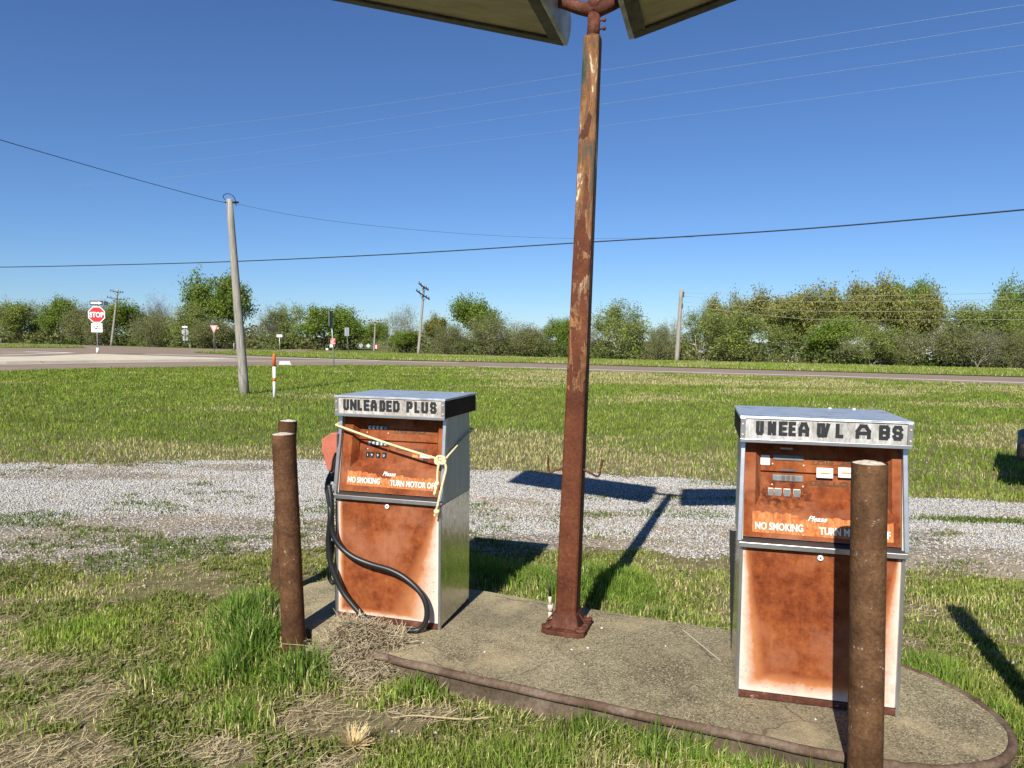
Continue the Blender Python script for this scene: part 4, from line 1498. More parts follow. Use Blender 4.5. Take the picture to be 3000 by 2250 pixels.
def stones(name, x, y, r, tint, z0):
    n = len(x)
    base = np.array([(1, 0, 0), (-1, 0, 0), (0, 1, 0), (0, -1, 0), (0, 0, .75), (0, 0, -.75)], float)
    tri = np.array([(0, 2, 4), (2, 1, 4), (1, 3, 4), (3, 0, 4), (2, 0, 5), (1, 2, 5), (3, 1, 5), (0, 3, 5)])
    V = base[None] * rng.uniform(.6, 1.3, (n, 6, 1)) * r[:, None, None]
    V += rng.normal(0, .22, (n, 6, 3)) * r[:, None, None]
    a = rng.uniform(0, 2 * pi, n)
    ca, sa = np.cos(a)[:, None], np.sin(a)[:, None]
    X = V[..., 0] * ca - V[..., 1] * sa + x[:, None]
    Y = V[..., 0] * sa + V[..., 1] * ca + y[:, None]
    Z = V[..., 2] + (z0 + r * .35)[:, None]
    F = (np.arange(n)[:, None, None] * 6 + tri[None]).reshape(-1, 3)
    return np_mesh(name, np.stack([X, Y, Z], 2).reshape(-1, 3), None, F, 'stone', np.repeat(tint[:, None, :], 6, 1).reshape(-1, 3))


N = 540000
y = 1.7 + 9.5 * rng.random(N) ** .9
x = (.82 * y + 1.5) * rng.uniform(-1, 1, N)
gm = gravel_mask(x, y)
thin = sstep(.46, .66, fbm(x * .55, y * 1.3, 1.0, 21, 4) + .15 * sstep(2.4, .2, y - np.interp(x, GNX, GNY)) * sstep(1.5, -.5, x) + .18 * sstep(1.6, .1, y - np.interp(x, GNX, GNY)) - .05)
inis = in_poly(x, y, ISLAND)
k = (~inis) & (rng.random(N) < np.where(gm > .3, gm * (1 - .85 * thin), .006 + .05 * gm))
x, y, th = x[k], y[k], thin[k]
n = len(x)
v = rng.random(n)
tint = np.stack([.25 + .26 * v, .248 + .26 * v, .240 + .255 * v], 1)
br = rng.random(n) < .10 + .35 * th
tint[br] = np.stack([.30 + .2 * v[br], .25 + .17 * v[br], .185 + .13 * v[br]], 1)
tag(stones('gravel_stones', x, y, rng.uniform(.005, .0135, n) * (.8 + .03 * y), tint, np.full(n, .002)), kind='stuff')
# small weeds growing through the gravel
N = 74000
y = 5.2 + 5.6 * rng.random(N)
x = (.8 * y + 1.5) * rng.uniform(-1, 1, N)
fz = fbm(x * .7, y * 1.6, 1.5, 121, 4)
k = (gravel_mask(x, y) > .4) & (rng.random(N) < sstep(.58, .77, fz + .21 * sstep(2.4, .3, y - np.interp(x, GNX, GNY)) * (x < 0)))
x, y = np.repeat(x[k], 3) + rng.normal(0, .02, k.sum() * 3), np.repeat(y[k], 3) + rng.normal(0, .02, k.sum() * 3)
n = len(x)
m_ = 2600
x = np.concatenate([x, 4.85 + rng.normal(0, .42, m_)])
y = np.concatenate([y, 7.45 - .10 * (x[-m_:] - 4.85) + rng.normal(0, .07, m_)])
n = len(x)
tag(blades('gravel_weeds', x, y, rng.uniform(.02, .05, n), rng.uniform(.005, .010, n), mixc(np.array([.07, .085, .02]), G1, rng.random(n)), .8), kind='stuff')


# ---------------------------------------------------------------- poles, wires, signs
def pole(label, bx, by, tx, z, r0, r1, arms=(), armyaw=0, slope=0.0, armmat='weathered_wood', cat='utility pole', mat='weathered_wood', name='utility_pole'):
    o = thing(name, label, cat, (bx, by, 0))
    dx = tx - bx
    b = MB()
    b.tube([Vector((0, 0, -.3)).lerp(Vector((dx, 0, z)), k / 8) for k in range(9)], [r0 + (r1 - r0) * k / 8 for k in range(9)], 12)
    b.build('pole', mat, o)
    for (zz, L) in arms:
        c = Vector((dx * zz / z, -.22, zz))
        d = Vector((cos(armyaw), sin(armyaw), slope)).normalized()
        b = MB()
        nn = Vector((-d.y, d.x, 0)) * .06
        P = [c - d * L / 2 - nn, c + d * L / 2 - nn, c + d * L / 2 + nn, c - d * L / 2 + nn]
        b.hexa(P, [p + Vector((0, 0, .12)) for p in P])
        for s in (-1, 1):
            b.tube([c + d * s * L * .28 + Vector((0, 0, .02)), c + Vector((0, .08, -.55))], .025, 5)
        a_ = b.build('crossarm', armmat, o)
        for q in (-.46, -.28, .28, .46):
            b = MB()
            p = c + d * L * q + Vector((0, 0, .12))
            b.tube([p, p + Vector((0, 0, .10)), p + Vector((0, 0, .2))], [.03, .06, .04], 8)
            b.build('insulator', 'insulator', a_)
    return o


sp_ = pole('leaning weathered wooden service pole on the lawn left of the pumps', -8.24, 22.73, -8.67, 5.95, .155, .095)
b = MB()
b.tube(curve_pts([(-.50, 0, 5.9), (-.62, 0, 6.02), (-.45, -.1, 6.10), (-.25, -.1, 6.0), (-.22, 0, 5.75)], 5), .012, 6)
b.tube([(-.55, 0, 5.86), (-.15, 0, 5.86)], .03, 6)
b.build('service_loop', 'cable_black', sp_)
pole('leaning utility pole with two crossarms standing behind the stop sign', -63.25, 116.3, -62.0, 8.84, .19, .13, ((8.42, 2.0), (7.35, 2.7)), .1, -.13, 'insulator')
pole('pale utility pole with two dark slanting crossarms left of the light post', -10.49, 82.1, -9.85, 7.75, .17, .11, ((7.4, 1.7), (6.5, 2.3)), .95, -.40, 'insulator')
pr_ = pole('bare wooden utility pole without crossarms, before the right-hand trees', 14.83, 66.6, 15.11, 6.48, .20, .17)
b = MB()
b.box(.30, .50, -.15, .15, 5.75, 6.25)
b.box(.28, .42, -.15, .15, 4.75, 5.2)
b.build('insulator', 'insulator', pr_)
pole('distant small utility pole in the gap where the side road leaves', -18.62, 99.2, -18.4, 4.47, .13, .09, ((3.9, 1.6),), .1)


def wire(name, label, pts, r, mat, sub=8, n=6, cat='wire', group=None):
    b = MB()
    b.tube(curve_pts(pts, sub), r, n)
    return tag(b.build(name, mat), label, cat, group)


def A(dx, dy, dep):
    return at(dx * K, dy * K, dep)


wire('power_cable', 'thick black cable sagging across the whole view behind the light post', [A(-700, 572, 47), A(-300, 578, 41), A(0, 577, 36), A(250, 572, 34), A(500, 565, 32), A(870, 548, 27.6), A(1240, 525, 24.6), A(1700, 497, 21.2), A(2212, 453, 17.6), A(2500, 421, 15.4), A(2900, 372, 13)], .019, 'cable_black')
wire('service_wire', 'thin dark wire from the service pole up to the left edge', [(-8.67, 22.73, 5.88), A(471, 434.5, 22.3), A(325, 396, 20.2), A(162, 349.5, 17.6), A(0, 302, 15), A(-80, 278, 14.2), A(-400, 182, 11.5), A(-900, 30, 8.8)], .008, 'cable_black')
wire('service_wire', 'faint thin wire from the service pole drooping right to the thick cable', [(-8.60, 22.73, 5.84), A(640, 466, 24), A(800, 487, 26), A(1020, 506, 28), A(1240, 515, 30), A(1500, 512, 31)], .0048, 'insulator')
for lab, pts in (('topmost of the four faint high wires sloping across the sky', [(2300, 2), (2212, 10), (1300, 152), (730, 238), (250, 295)]),
                 ('second from the top of the four faint high wires in the sky', [(2300, 33), (2212, 48), (1300, 186), (600, 290), (300, 322)]),
                 ('third from the top of the four faint high wires in the sky', [(2300, 84), (2212, 97), (1300, 225), (550, 330), (300, 358)]),
                 ('lowest of the four faint high wires sloping across the sky', [(2300, 139), (2212, 153), (1300, 272), (400, 380), (150, 402)])):
    P_ = []
    for px, py in pts:
        hz_ = 733 + .0122 * (px - 1106)
        P_.append(A(px, py, 14.2 * 1593 / (hz_ - py)))
    wire('overhead_wire', lab, P_, .0042, 'wire_grey', 8, 5, 'wire', 'faint high wires')
for k, (lab, a, m_, c) in enumerate((('topmost pale wire strung before the right-hand trees', (1478, 632), (1760, 640), (2212, 632)), ('second pale wire from the top before the right-hand trees', (1478, 640), (1760, 652), (2212, 646)),
                                     ('third pale wire from the top before the right-hand trees', (1476, 652), (1760, 672), (2212, 671)), ('lowest pale wire strung before the right-hand trees', (1474, 660), (1760, 690), (2212, 690)))):
    wire('pole_wire', lab, [A(*a, 66.4), A((a[0] + m_[0]) / 2, (a[1] + m_[1]) / 2 + 2, 63), A(*m_, 58.5), A((c[0] + m_[0]) / 2, (c[1] + m_[1]) / 2 + 1, 53), A(*c, 47), A(2400, c[1] - 3, 44)], .013, 'wire_grey', 6, 5, 'wire', 'wires strung before the right-hand trees')


def octagon(c, r, n=8, rot=pi / 8):
    return [(c[0] + r * cos(rot + 2 * pi * k / n), c[1] + r * sin(rot + 2 * pi * k / n)) for k in range(n)]


def yplate(b, pts, y0, y1, mi=0):
    b.prism(pts, 'y', y0, y1, mi)


def signpost(parent, h, r=.035, dx=0, mat='galvanised'):
    b = MB()
    b.tube([(0, .04, -.2), (dx, .04, h)], r, 8)
    return b.build('post', mat, parent)


# stop sign on the traffic island
o = thing('stop_sign', 'red STOP sign with a ONE WAY arrow above and a white plate below', 'road sign', (-36.5, 64.9, 0), .08)
signpost(o, 4.9, .05)
b = MB()
b.tube([(0, .04, .15), (0, .04, .6)], .12, 8)
b.build('post_foot', 'sign_white', o)
b = MB()
yplate(b, octagon((0, 3.52), .77), -.02, 0)
pl = b.build('stop_plate', 'sign_white', o)
b = MB()
yplate(b, octagon((0, 3.52), .69), -.026, -.0205)
fc = b.build('stop_face', 'sign_red', pl)
tx_ = text('lettering', 'STOP', .62, fc, (0, -.032, 3.30), 'sign_white', .022, .80, 0, pi / 2, 0, 'CENTER', .002)
b = MB()
b.box(-.56, .56, -.02, 0, 4.36, 4.72)
ow = b.build('one_way_plate', 'sign_black', o)
b = MB()
yplate(b, [(-.47, 4.45), (.18, 4.45), (.18, 4.40), (.50, 4.54), (.18, 4.68), (.18, 4.63), (-.47, 4.63)], -.027, -.021)
ar = b.build('arrow', 'sign_white', ow)
text('lettering', 'ONE WAY', .13, ar, (-.14, -.029, 4.495), 'sign_black', .002, .9, 0, pi / 2, 0, 'CENTER', .001)
b = MB()
b.box(.565, .60, 0, .9, 4.34, 4.70)
b.build('one_way_plate', 'sign_back', o)
b = MB()
b.box(-.47, .47, -.02, 0, 1.98, 2.76)
wp = b.build('white_plate', 'sign_white', o)
b = MB()
yplate(b, [(-.38, 2.43), (.02, 2.43), (.02, 2.38), (.20, 2.455), (.02, 2.53), (.02, 2.48), (-.38, 2.48)], -.027, -.021)
yplate(b, [(.38, 2.27), (-.02, 2.27), (-.02, 2.22), (-.20, 2.295), (-.02, 2.37), (-.02, 2.32), (.38, 2.32)], -.027, -.021)
b.build('arrow', 'sign_black', wp)

# back of another stop sign further left
o = thing('stop_sign', 'grey back of an octagonal sign with a white plate, beyond the traffic island', 'road sign', (-46.7, 105.3, 0), .05)
signpost(o, 3.3, .06, 0, 'dull_post')
b = MB()
yplate(b, octagon((0, 2.25), .53), .10, .12)
b.build('stop_plate', 'sign_back', o)
b = MB()
b.box(-.36, .36, .10, .12, 1.02, 1.68)
b.build('white_plate', 'sign_back', o)
b = MB()
b.box(-.38, .38, -.03, -.01, 2.90, 3.10)
b.build('one_way_plate', 'sign_white', o)

o = thing('yield_sign', 'red and white triangular YIELD sign standing left of the service pole', 'road sign', (-34.2, 84.6, 0), .1)
signpost(o, 2.9, .05, 0, 'dull_post')
b = MB()
yplate(b, [(-.42, 2.98), (0, 2.10), (.42, 2.98)], -.02, 0)
yp = b.build('yield_plate', 'sign_pink', o)
b = MB()
yplate(b, [(-.20, 2.82), (0, 2.42), (.20, 2.82)], -.028, -.021)
b.build('yield_face', 'sign_white', yp)
b = MB()
b.box(.30, .52, .05, .07, 2.55, 2.80)
b.build('side_plate', 'sign_pink', o)

o = thing('one_way_sign', 'small white arrow sign on a thin post before the dark tree', 'road sign', (-30.1, 95.4, 0), 0)
signpost(o, 1.85, .05)
b = MB()
b.box(-.36, .36, -.02, 0, 1.72, 2.04)
wp = b.build('plate', 'sign_white', o)
b = MB()
yplate(b, [(-.30, 1.88), (-.16, 1.98), (-.16, 1.92), (.28, 1.92), (.28, 1.84), (-.16, 1.84), (-.16, 1.78)], -.028, -.021)
b.build('arrow', 'sign_back', wp)

o = thing('route_sign', 'tall thin sign post with an edge-on dark sign and small red plate', 'road sign', (-10.22, 42.3, 0), .0)
signpost(o, 3.35, .035, -.18)
b = MB()
b.box(-.20, -.155, -.45, .35, 2.45, 3.30)
b.build('edge_on_plate', 'dull_post', o)
b = MB()
b.box(-.20, .07, -.02, 0, 1.40, 1.72)
rp = b.build('red_plate', 'sign_pink', o)
b = MB()
yplate(b, [(-.02, 1.46), (.04, 1.68), (.065, 1.66), (.06, 1.50)], -.028, -.021)
yplate(b, [(-.19, 1.62), (-.19, 1.70), (-.06, 1.70)], -.028, -.021)
b.build('mark', 'sign_red', rp)
b = MB()
b.box(-.24, -.08, -.02, 0, 1.22, 1.38)
b.build('white_plate', 'sign_white', o)

o = thing('road_sign', 'grey back of a tall rectangular sign on a leaning post', 'road sign', (-16.92, 76.35, 0), .3)
signpost(o, 2.7, .045, -.22, 'dull_post')
b = MB()
b.box(-.43, .02, .02, .04, 1.95, 2.80)
b.build('plate', 'sign_back', o)

# far little signs in the gap
for px, py, dep, lab, mat, shape in ((1057, 1012, 118, 'far grey diamond-shaped sign beside the side road', 'sign_back', 4), (1079, 1013, 122, 'far pale green diamond-shaped sign beside the side road', 'sign_teal', 4), (1102, 1016, 120, 'far red sign with a white stripe beside the side road', 'sign_red', 0), (958, 1023, 100, 'far tiny white sign low at the foot of the dark tree', 'sign_white', 0), (1043, 1014, 116, 'far white plate on a short post at the side road mouth', 'sign_white', 0)):
    p = at(px, py, dep)
    o = thing('road_sign', lab, 'road sign', (p.x, p.y, 0))
    signpost(o, p.z + .1, .05, 0, 'dull_post')
    b = MB()
    if shape:
        yplate(b, octagon((0, p.z), .42 if mat == 'sign_back' else .38, 4, 0), -.02, 0)
    elif mat == 'sign_red':
        b.box(-.34, .34, -.02, 0, p.z - .3, p.z + .3)
    else:
        b.box(-.16, .16, -.02, 0, p.z - .12, p.z + .12)
    q = b.build('plate', mat, o)
    if mat == 'sign_red':
        b = MB()
        b.box(-.09, .09, -.028, -.021, p.z - .3, p.z + .3)
        b.build('stripe', 'sign_white', q)

# marker post on the lawn
o = thing('marker_post', 'white marker post with an orange cap on the lawn left of the pumps', 'marker post', (-6.89, 21.33, 0))
b = MB()
b.tube([(0, 0, -.1), (0, 0, .93)], .043, 12)
b.build('tube', 'marker_white', o)
b = MB()
b.tube([(0, 0, .93), (0, 0, 1.24), (0, 0, 1.29), (0, 0, 1.31)], [.046, .046, .036, .012], 12)
b.build('cap', 'marker_orange', o)
b = MB()
b.tube([(0, 0, .50), (0, 0, .61)], .0455, 12)
b.build('band', 'marker_orange', o)
for bx, by, h_, lab in ((-69.5, 121.4, 2.2, 'thin grey post beyond the road just left of the stop sign'), (-92.7, 133.8, .8, 'short grey post at the far left edge of the road'), (-33.2, 88.0, .95, 'short grey post beyond the median left of the service pole')):
    o = thing('roadside_post', lab, 'post', (bx, by, 0))
    b = MB()
    b.tube([(0, 0, -.2), (0, 0, h_ - .06), (0, 0, h_)], [.07, .07, .045], 8)
    b.build('stake', 'galvanised', o)

# ---------------------------------------------------------------- white things behind the right-hand trees
def house(label, px, pyb, dep, w, dpt, hw, hr, rz):
    p = at(px, pyb, dep)
    o = thing('house', label, 'house', (p.x, p.y, 0), rz)
    b = MB()
    b.prism([(-w / 2, -.1), (w / 2, -.1), (w / 2, hw), (0, hr), (-w / 2, hw)], 'y', -dpt / 2, dpt / 2)
    wl = b.build('wall', 'white_wall', o)
    for s in (-1, 1):
        b = MB()
        b.hexa([(0, -dpt / 2 - .3, hr + .01), (s * (w / 2 + .3), -dpt / 2 - .3, hw - .14), (s * (w / 2 + .3), dpt / 2 + .3, hw - .14), (0, dpt / 2 + .3, hr + .01)],
               [(0, -dpt / 2 - .3, hr + .13), (s * (w / 2 + .3), -dpt / 2 - .3, hw - .02), (s * (w / 2 + .3), dpt / 2 + .3, hw - .02), (0, dpt / 2 + .3, hr + .13)])
        b.build('roof', 'grey_roof', o)
    for q in (-.28, .28):
        b = MB()
        b.box(w * q - .4, w * q + .4, -dpt / 2 - .03, -dpt / 2 - .003, hw * .45, hw * .85)
        b.build('window', 'car_glass', o)
    return o


house('white house glimpsed between the trees on the right', 2655, 1050, 92, 8, 7, 3.4, 5.6, .3)
house('long white shed low among the trees under the grove', 2287, 1050, 72, 2.7, 2.5, 1.0, 1.45, -.2)
house('tiny white hut low among the trees just right of the bare pole', 2068, 1050, 71.5, .95, .9, .85, 1.05, .1)


# pickup parked off the right edge, tail towards the lawn; local +Y is its front
hd = radians(-124.8)
pk = thing('pickup_truck', 'black vehicle of which only the bumper corner shows at the right edge', 'pickup truck', (6.87, 9.60, 0), hd)
b = MB()
b.hexa([(-.93, 0, .48), (.93, 0, .48), (.95, 5.2, .42), (-.95, 5.2, .42)], [(-.95, .03, 1.02), (.95, .03, 1.02), (.93, 5.25, .98), (-.93, 5.25, .98)])
b.build('body', 'car_black', pk, .05, 3)
b = MB()
b.box(-.93, -.87, .05, 1.95, 1.022, 1.50)
b.box(.87, .93, .05, 1.95, 1.022, 1.50)
b.box(-.86, .86, .04, .10, 1.022, 1.50)
b.build('bed', 'car_black', pk, .015)
b = MB()
b.hexa([(-.90, 2.0, 1.0), (.90, 2.0, 1.0), (.90, 3.95, .99), (-.90, 3.95, .99)], [(-.72, 2.15, 1.76), (.72, 2.15, 1.76), (.72, 3.2, 1.76), (-.72, 3.2, 1.76)])
b.build('cabin_glass', 'car_glass', pk, .04)
b = MB()
b.box(-.73, .73, 2.14, 3.22, 1.758, 1.80)
b.build('roof', 'car_black', pk, .015)
b = MB()
b.box(-.94, .94, -.20, -.02, .40, .62)
bm_ = b.build('bumper', 'car_black', pk, .06, 4)
b = MB()
b.box(-.92, -.80, -.209, -.20, .545, .60)
b.box(.80, .92, -.209, -.20, .545, .60)
b.build('reflector', 'headlight_glass', bm_)
for s_ in (-1, 1):
    for yy in (1.05, 4.3):
        b = MB()
        b.tube([(s_ * .70, yy, .37), (s_ * .96, yy, .37)], .37, 22)
        wq = b.build('wheel', 'black_rubber', pk, .012)
        b = MB()
        b.disc((s_ * .965, yy, .37), .22, 'x', .012, 14)
        b.build('rim', 'galvanised', wq)
    b = MB()
    b.box(*sorted((s_ * .93, s_ * 1.12)), 3.30, 3.42, 1.02, 1.20)
    b.build('mirror', 'car_black', pk, .02)
    b = MB()
    b.box(*sorted((s_ * .80, s_ * .93)), -.004, .05, .70, .98)
    b.build('tail_light', 'sign_red', pk)

# ---------------------------------------------------------------- trees
def rot_to(d):
    d = d / np.linalg.norm(d)
    a = np.array([0, 0, 1.0]) if abs(d[2]) < .9 else np.array([1.0, 0, 0])
    u = np.cross(d, a)
    u /= np.linalg.norm(u)
    return u, np.cross(d, u)


def tubes_np(segs, sides=4):
    """list of (p0, p1, r0, r1) -> arrays"""
    V, Q = [], []
    for (p, q, r0, r1) in segs:
        d = q - p
        if np.linalg.norm(d) < 1e-6:
            continue
        u, w = rot_to(d)
        o = len(V)
        for c, r in ((p, r0), (q, r1)):
            for k in range(sides):
                t = 2 * pi * k / sides
                V.append(c + (u * cos(t) + w * sin(t)) * r)
        for k in range(sides):
            Q.append((o + k, o + (k + 1) % sides, o + sides + (k + 1) % sides, o + sides + k))
    return np.array(V), np.array(Q)


def make_tree(kind, seed):
    """unit-height tree: returns (trunk mesh, crown mesh)"""
    R = np.random.default_rng(seed)
    P = dict(oak=dict(th=.22, spread=.46, up=.55, lv=4, nb=4, leaf=21000, ls=.0165, cl=.060, flat=.75, cols=[(.085, .14, .018), (.145, .215, .030), (.21, .28, .045)]),
             locust=dict(th=.12, spread=.55, up=.45, lv=4, nb=4, leaf=13500, ls=.0165, cl=.060, flat=.32, cols=[(.125, .17, .030), (.19, .245, .042), (.26, .31, .075)]),
             bud=dict(th=.25, spread=.33, up=.85, lv=4, nb=4, leaf=15500, ls=.0145, cl=.045, flat=1.2, cols=[(.165, .175, .042), (.225, .235, .058), (.29, .285, .095)]),
             bare=dict(th=.15, spread=.50, up=.75, lv=5, nb=4, leaf=0, ls=.01, cl=.03, flat=1, cols=[(.1, .1, .05)]),
             pale=dict(th=.2, spread=.42, up=.8, lv=5, nb=4, leaf=2600, ls=.014, cl=.035, flat=1, cols=[(.23, .24, .14), (.28, .29, .18), (.20, .22, .10)]),
             thicket=dict(th=.05, spread=.60, up=.6, lv=4, nb=4, leaf=9000, ls=.0155, cl=.075, flat=.6, cols=[(.125, .16, .035), (.185, .23, .05), (.215, .205, .085)]))[kind]
    trunk, twig, tips = [], [], []

    def grow(p, d, L, r, lv):
        n = 3
        q = p
        for k in range(n):
            d = d + R.normal(0, .13 if lv else .05, 3)
            d[2] += .06 * P['up']
            d /= np.linalg.norm(d)
            q2 = q + d * L / n
            ra, rb = r * (1 - .35 * k / n), r * (1 - .35 * (k + 1) / n)
            (trunk if lv < 3 else twig).append((q, q2, ra, rb))
            if lv >= 2:
                tips.append(q2)
            q = q2
            if lv < P['lv'] and (k or lv):
                for _ in range(P['nb'] - (2 if k < n - 1 else 0)):
                    a = R.uniform(0, 2 * pi)
                    u, w = rot_to(d)
                    s = P['spread'] * R.uniform(.7, 1.7) * (1.1 if lv == 0 else 1)
                    nd = d * 1.0 + (u * cos(a) + w * sin(a)) * s * 1.5
                    nd[2] *= (.45 + P['up'] * .6)
                    nd /= np.linalg.norm(nd)
                    grow(q, nd, L * R.uniform(.52, .80), rb * .62, lv + 1)
    stems = 1 if kind in ('oak', 'bud') else (3 if kind != 'thicket' else 6)
    for s in range(stems):
        d = np.array([R.normal(0, .05), R.normal(0, .05), 1.0]) if stems == 1 else np.array([R.normal(0, .38), R.normal(0, .38), 1.0])
        grow(np.array([R.normal(0, .01), R.normal(0, .01), -.02]), d / np.linalg.norm(d), .36 if stems == 1 else .32, .020 if stems == 1 else .012, 0 if stems == 1 else 1)
    tips = np.array(tips)
    top = np.percentile(tips[:, 2], 99.5)
    sc = 1.0 / top
    V, Q = tubes_np([(a * sc, b_ * sc, max(r0, .0065 if kind in ('pale', 'bare') else .0035) * sc, max(r1, .0055 if kind in ('pale', 'bare') else .003) * sc) for a, b_, r0, r1 in trunk], 5)
    me_t = np_mesh('trunk', V, Q, None, 'bark_pale' if kind in ('locust', 'pale') else 'bark')
    if len(twig) > 5200:
        twig = [twig[i] for i in R.choice(len(twig), 5200, replace=False)]
    V2, Q2 = tubes_np([(a * sc, b_ * sc, .0022, .0014) for a, b_, r0, r1 in twig], 3)
    ntw = len(V2)
    tint = np.tile(np.array([.22, .20, .165]) if kind != 'pale' else np.array([.27, .26, .22]), (ntw, 1))
    if P['leaf']:
        T = tips * sc
        c = T[R.integers(0, len(T), P['leaf'])] + np.clip(R.normal(0, 1, (P['leaf'], 3)), -1.7, 1.7) * P['cl'] * np.array([1, 1, P['flat']])
        c[:, 2] = np.maximum(c[:, 2], .02)
        n = len(c)
        s = P['ls'] * R.uniform(.6, 1.5, n)
        a = R.normal(0, 1, (n, 3))
        if kind == 'locust':
            a[:, 2] *= .35
        a /= np.linalg.norm(a, axis=1)[:, None]
        b_ = np.cross(a, R.normal(0, 1, (n, 3)))
        b_ /= np.linalg.norm(b_, axis=1)[:, None]
        a, b_ = a * s[:, None], b_ * s[:, None] * .6
        LV = np.stack([c - a, c - b_ * .9 + a * .1, c + a, c + b_], 1).reshape(-1, 3)
        LQ = (np.arange(n)[:, None] * 4 + np.arange(4)[None]) + ntw
        cols = np.array(P['cols'])
        clump = vnoise(c[:, 0] * 9 + 50, c[:, 2] * 9 + c[:, 1] * 5, seed)
        lc = cols[R.integers(0, len(cols), n)] * (.75 + .5 * clump)[:, None]
        V2 = np.concatenate([V2, LV])
        Q2 = np.concatenate([Q2, LQ])
        tint = np.concatenate([tint, np.repeat(lc, 4, 0)])
    me_c = np_mesh('crown', V2, Q2, None, 'foliage', tint)
    rad = np.percentile(np.abs(tips[:, :2] * sc), 97)
    return me_t, me_c, rad


PROTO = {}
for i, (kd, ns) in enumerate((('oak', 3), ('locust', 3), ('bud', 3), ('bare', 2), ('pale', 2), ('thicket', 3))):
    PROTO[kd] = []
    for j in range(ns):
        t_, c_, rad = make_tree(kd, 100 + i * 10 + j)
        PROTO[kd].append((t_.data, c_.data, rad))
        bpy.data.objects.remove(t_)
        bpy.data.objects.remove(c_)
cnt = {}
YB = ([0, 240, 507, 770, 905, 1143, 1277, 1770, 2212, 2400], [741, 747, 754, 757, 763, 771, 776, 787, 797, 801])


def tree(kind, dx, top, width, label, back=3, name=None):
    """dx, top, width read off the photo; the base stands on the ground line behind the road"""
    yb = np.interp(dx, *YB)
    g = gp(dx * K, yb * K)
    dep = g.y + back
    p = at(dx * K, yb * K, dep)
    t_ = at(dx * K, top * K, dep)
    j = cnt.get(kind, 0)
    cnt[kind] = j + 1
    tm, cm, rad = PROTO[kind][j % len(PROTO[kind])]
    H_ = t_.z
    sw = (width / 2 * K / FP * dep) / (rad * H_)
    sw = max(.55, min(1.9, sw))
    o = thing(name or {'oak': 'leafy_tree', 'locust': 'locust_tree', 'bud': 'budding_tree', 'bare': 'bare_tree', 'pale': 'pale_tree', 'thicket': 'shrub'}[kind], label, 'tree' if kind != 'thicket' else 'shrub', (p.x, p.y, 0), random.uniform(0, 6.28), 'trees beyond the road')
    for nm, me in (('trunk', tm), ('crown', cm)):
        q = bpy.data.objects.new(nm, me)
        COL.objects.link(q)
        q.parent = o
        q.scale = (H_ * sw, H_ * sw, H_)
    return o


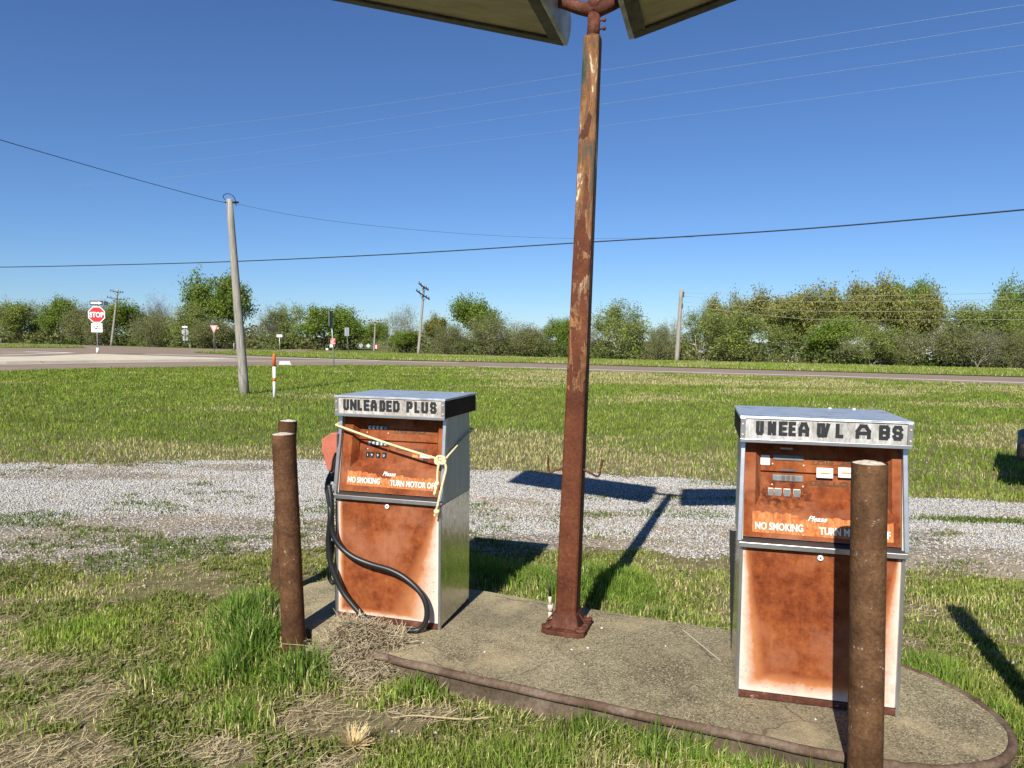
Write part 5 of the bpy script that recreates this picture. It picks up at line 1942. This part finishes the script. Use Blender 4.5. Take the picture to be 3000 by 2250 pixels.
TREES = [
    ('oak', 10, 658, 70, 'dark green tree at the far left edge of the photo', 6), ('locust', 45, 652, 80, 'dusky green tree second from the left edge', 3), ('pale', 92, 650, 60, 'grey twiggy tree between the left-edge trees and the bright green bush', 12),
    ('oak', 128, 646, 70, 'bright green rounded tree left of the stop sign', 4), ('thicket', 175, 658, 90, 'olive bushy tree directly left of the stop sign', 2), ('thicket', 225, 655, 80, 'brownish bushy tree between the stop sign and the double-crossarm pole', 2), ('oak', 285, 655, 80, 'deep green tree just right of the leaning crossarm pole', 6),
    ('bare', 345, 636, 60, 'tall bare grey tree rising above the left thicket', 12), ('bare', 372, 652, 40, 'smaller bare grey tree beside the tall bare one', 14), ('thicket', 330, 672, 90, 'low brown thicket under the bare grey trees', 1), ('locust', 410, 655, 90, 'light green tree left of the tallest left-hand tree', 2),
    ('oak', 476, 598, 130, 'tallest left-hand tree with an open green crown behind the service pole', 14), ('thicket', 470, 690, 110, 'brown-green thicket at the foot of the tallest left-hand tree', 1), ('bare', 572, 660, 70, 'pale leafless tree right of the service pole', 2), ('locust', 622, 658, 95, 'thin-leaved tree between the pale leafless tree and the dark round tree', 4),
    ('oak', 700, 664, 110, 'dense dark round tree with leaves to the ground', 2), ('oak', 745, 684, 60, 'lower shoulder tree on the right of the dense dark round tree', 6), ('oak', 815, 697, 50, 'distant round tree in the gap of the side road', 28), ('locust', 785, 712, 50, 'distant olive tree behind the side-road gap', 30),
    ('pale', 880, 660, 75, 'pale grey-green airy tree left of the mid utility pole', 8), ('oak', 878, 716, 60, 'low dark green bush tree at the foot of the mid utility pole', 1), ('bud', 935, 682, 60, 'yellow-brown budding tree right of the mid utility pole', 8), ('oak', 1020, 645, 100, 'pointed dark green tree left of the light post', 8),
    ('thicket', 975, 700, 80, 'olive thicket below the pointed green tree', 1), ('thicket', 1060, 680, 110, 'brown leafless-looking thicket right of the pointed green tree', 1), ('thicket', 1140, 700, 90, 'green-brown shrub nearest the light post on its left', 1), ('oak', 1210, 690, 60, 'green bush tree partly behind the light post', 5),
    ('locust', 1340, 652, 140, 'layered light green tree just right of the light post', 3), ('bare', 1300, 690, 70, 'bare grey brush under the layered light green tree', 8), ('pale', 1435, 690, 70, 'grey twiggy tree left of the bare pole', 12), ('thicket', 1425, 704, 70, 'low green shrub in the dip left of the bare pole', 1), ('locust', 1510, 668, 90, 'layered green tree right behind the bare pole', 7),
    ('bud', 1560, 640, 90, 'brownish budding tree on the left shoulder of the tall right-hand grove', 12), ('locust', 1590, 672, 120, 'mid green tree at the foot of the grove left of the white shed', 2), ('bud', 1655, 632, 110, 'grey-olive tall tree, leftmost in the tall right-hand grove', 10), ('bud', 1745, 622, 110, 'olive tall tree second from the left in the grove', 8), ('bud', 1815, 618, 110, 'yellow-olive tall tree in the middle of the grove', 8),
    ('bud', 1885, 606, 100, 'tallest yellow-olive tree of the right-hand grove', 10), ('oak', 1950, 612, 80, 'dark green treetop showing behind the grove', 18), ('bud', 1985, 630, 90, 'greyish tall tree on the right end of the grove', 9), ('locust', 1700, 690, 130, 'fresh green low tree rising behind the long white shed', 7), ('oak', 1800, 690, 100, 'dark green low tree under the middle of the grove', 4),
    ('locust', 1880, 700, 120, 'twisted pale-stemmed tree before the tallest of the grove', 1), ('thicket', 1960, 715, 110, 'brown thicket under the right end of the grove', 1), ('thicket', 2060, 690, 120, 'dull green thicket between the grove and right-edge trees', 2), ('locust', 2095, 655, 120, 'feathery green tree right of the grove', 3), ('pale', 2110, 700, 90, 'pale-stemmed bare shrub tree near the right edge', 1),
    ('locust', 2170, 648, 120, 'broad green tree near the right edge', 3), ('oak', 2208, 612, 90, 'dark tall tree cut by the right edge of the photo', 8), ('thicket', 2190, 715, 100, 'brown-green thicket at the right edge of the treeline', 1)]
for kd, dx, tp, wd_, lab, bk in TREES:
    tree(kd, dx, tp, wd_, lab, bk)

# undergrowth: one mass of brush along the foot of the treeline
N = 32000
u = rng.random(N)
dx = -150 + 2550 * u
yb = np.interp(dx, *YB)
fgap = (dx > 772) & (dx < 838)
V, T, Q = [], [], []
dep0 = np.array([gp(a * K, b_ * K).y for a, b_ in zip(dx, yb)])
dep = dep0 + 1.0 + 22 * rng.random(N) ** 1.6 + np.where(fgap, 60, 0)
px = (dx * K - 1500) / FP
x = dep * px
hmax = (.5 + 2.5 * fbm(x, dep * 0 + 1, .16, 5, 4) ** 1.5 + .05 * (dep - dep0)) * (dep0 / 75)
hmax = np.where(((dx > 1508) & (dx < 1545)) | ((dx > 1650) & (dx < 1725)), np.minimum(hmax, 1.35), hmax)
z = hmax * rng.random(N) ** 1.2 + .05
s = rng.uniform(.10, .22, N) * (dep0 / 75)
a = rng.normal(0, 1, (N, 3))
a /= np.linalg.norm(a, axis=1)[:, None]
b_ = np.cross(a, rng.normal(0, 1, (N, 3)))
b_ /= np.linalg.norm(b_, axis=1)[:, None]
c = np.stack([x, dep, z], 1)
a, b_ = a * s[:, None], b_ * s[:, None] * .6
V = np.stack([c - a, c - b_, c + a, c + b_], 1).reshape(-1, 3)
Q = np.arange(N * 4).reshape(-1, 4)
cl = fbm(x, z * 2, .35, 44, 3)
tc = mixc(np.array([.075, .11, .022]), np.array([.16, .165, .06]), sstep(.4, .65, cl)) * rng.uniform(.6, 1.3, (N, 1))
tag(np_mesh('undergrowth', V, Q, None, 'foliage', np.repeat(tc, 4, 0)), kind='stuff')
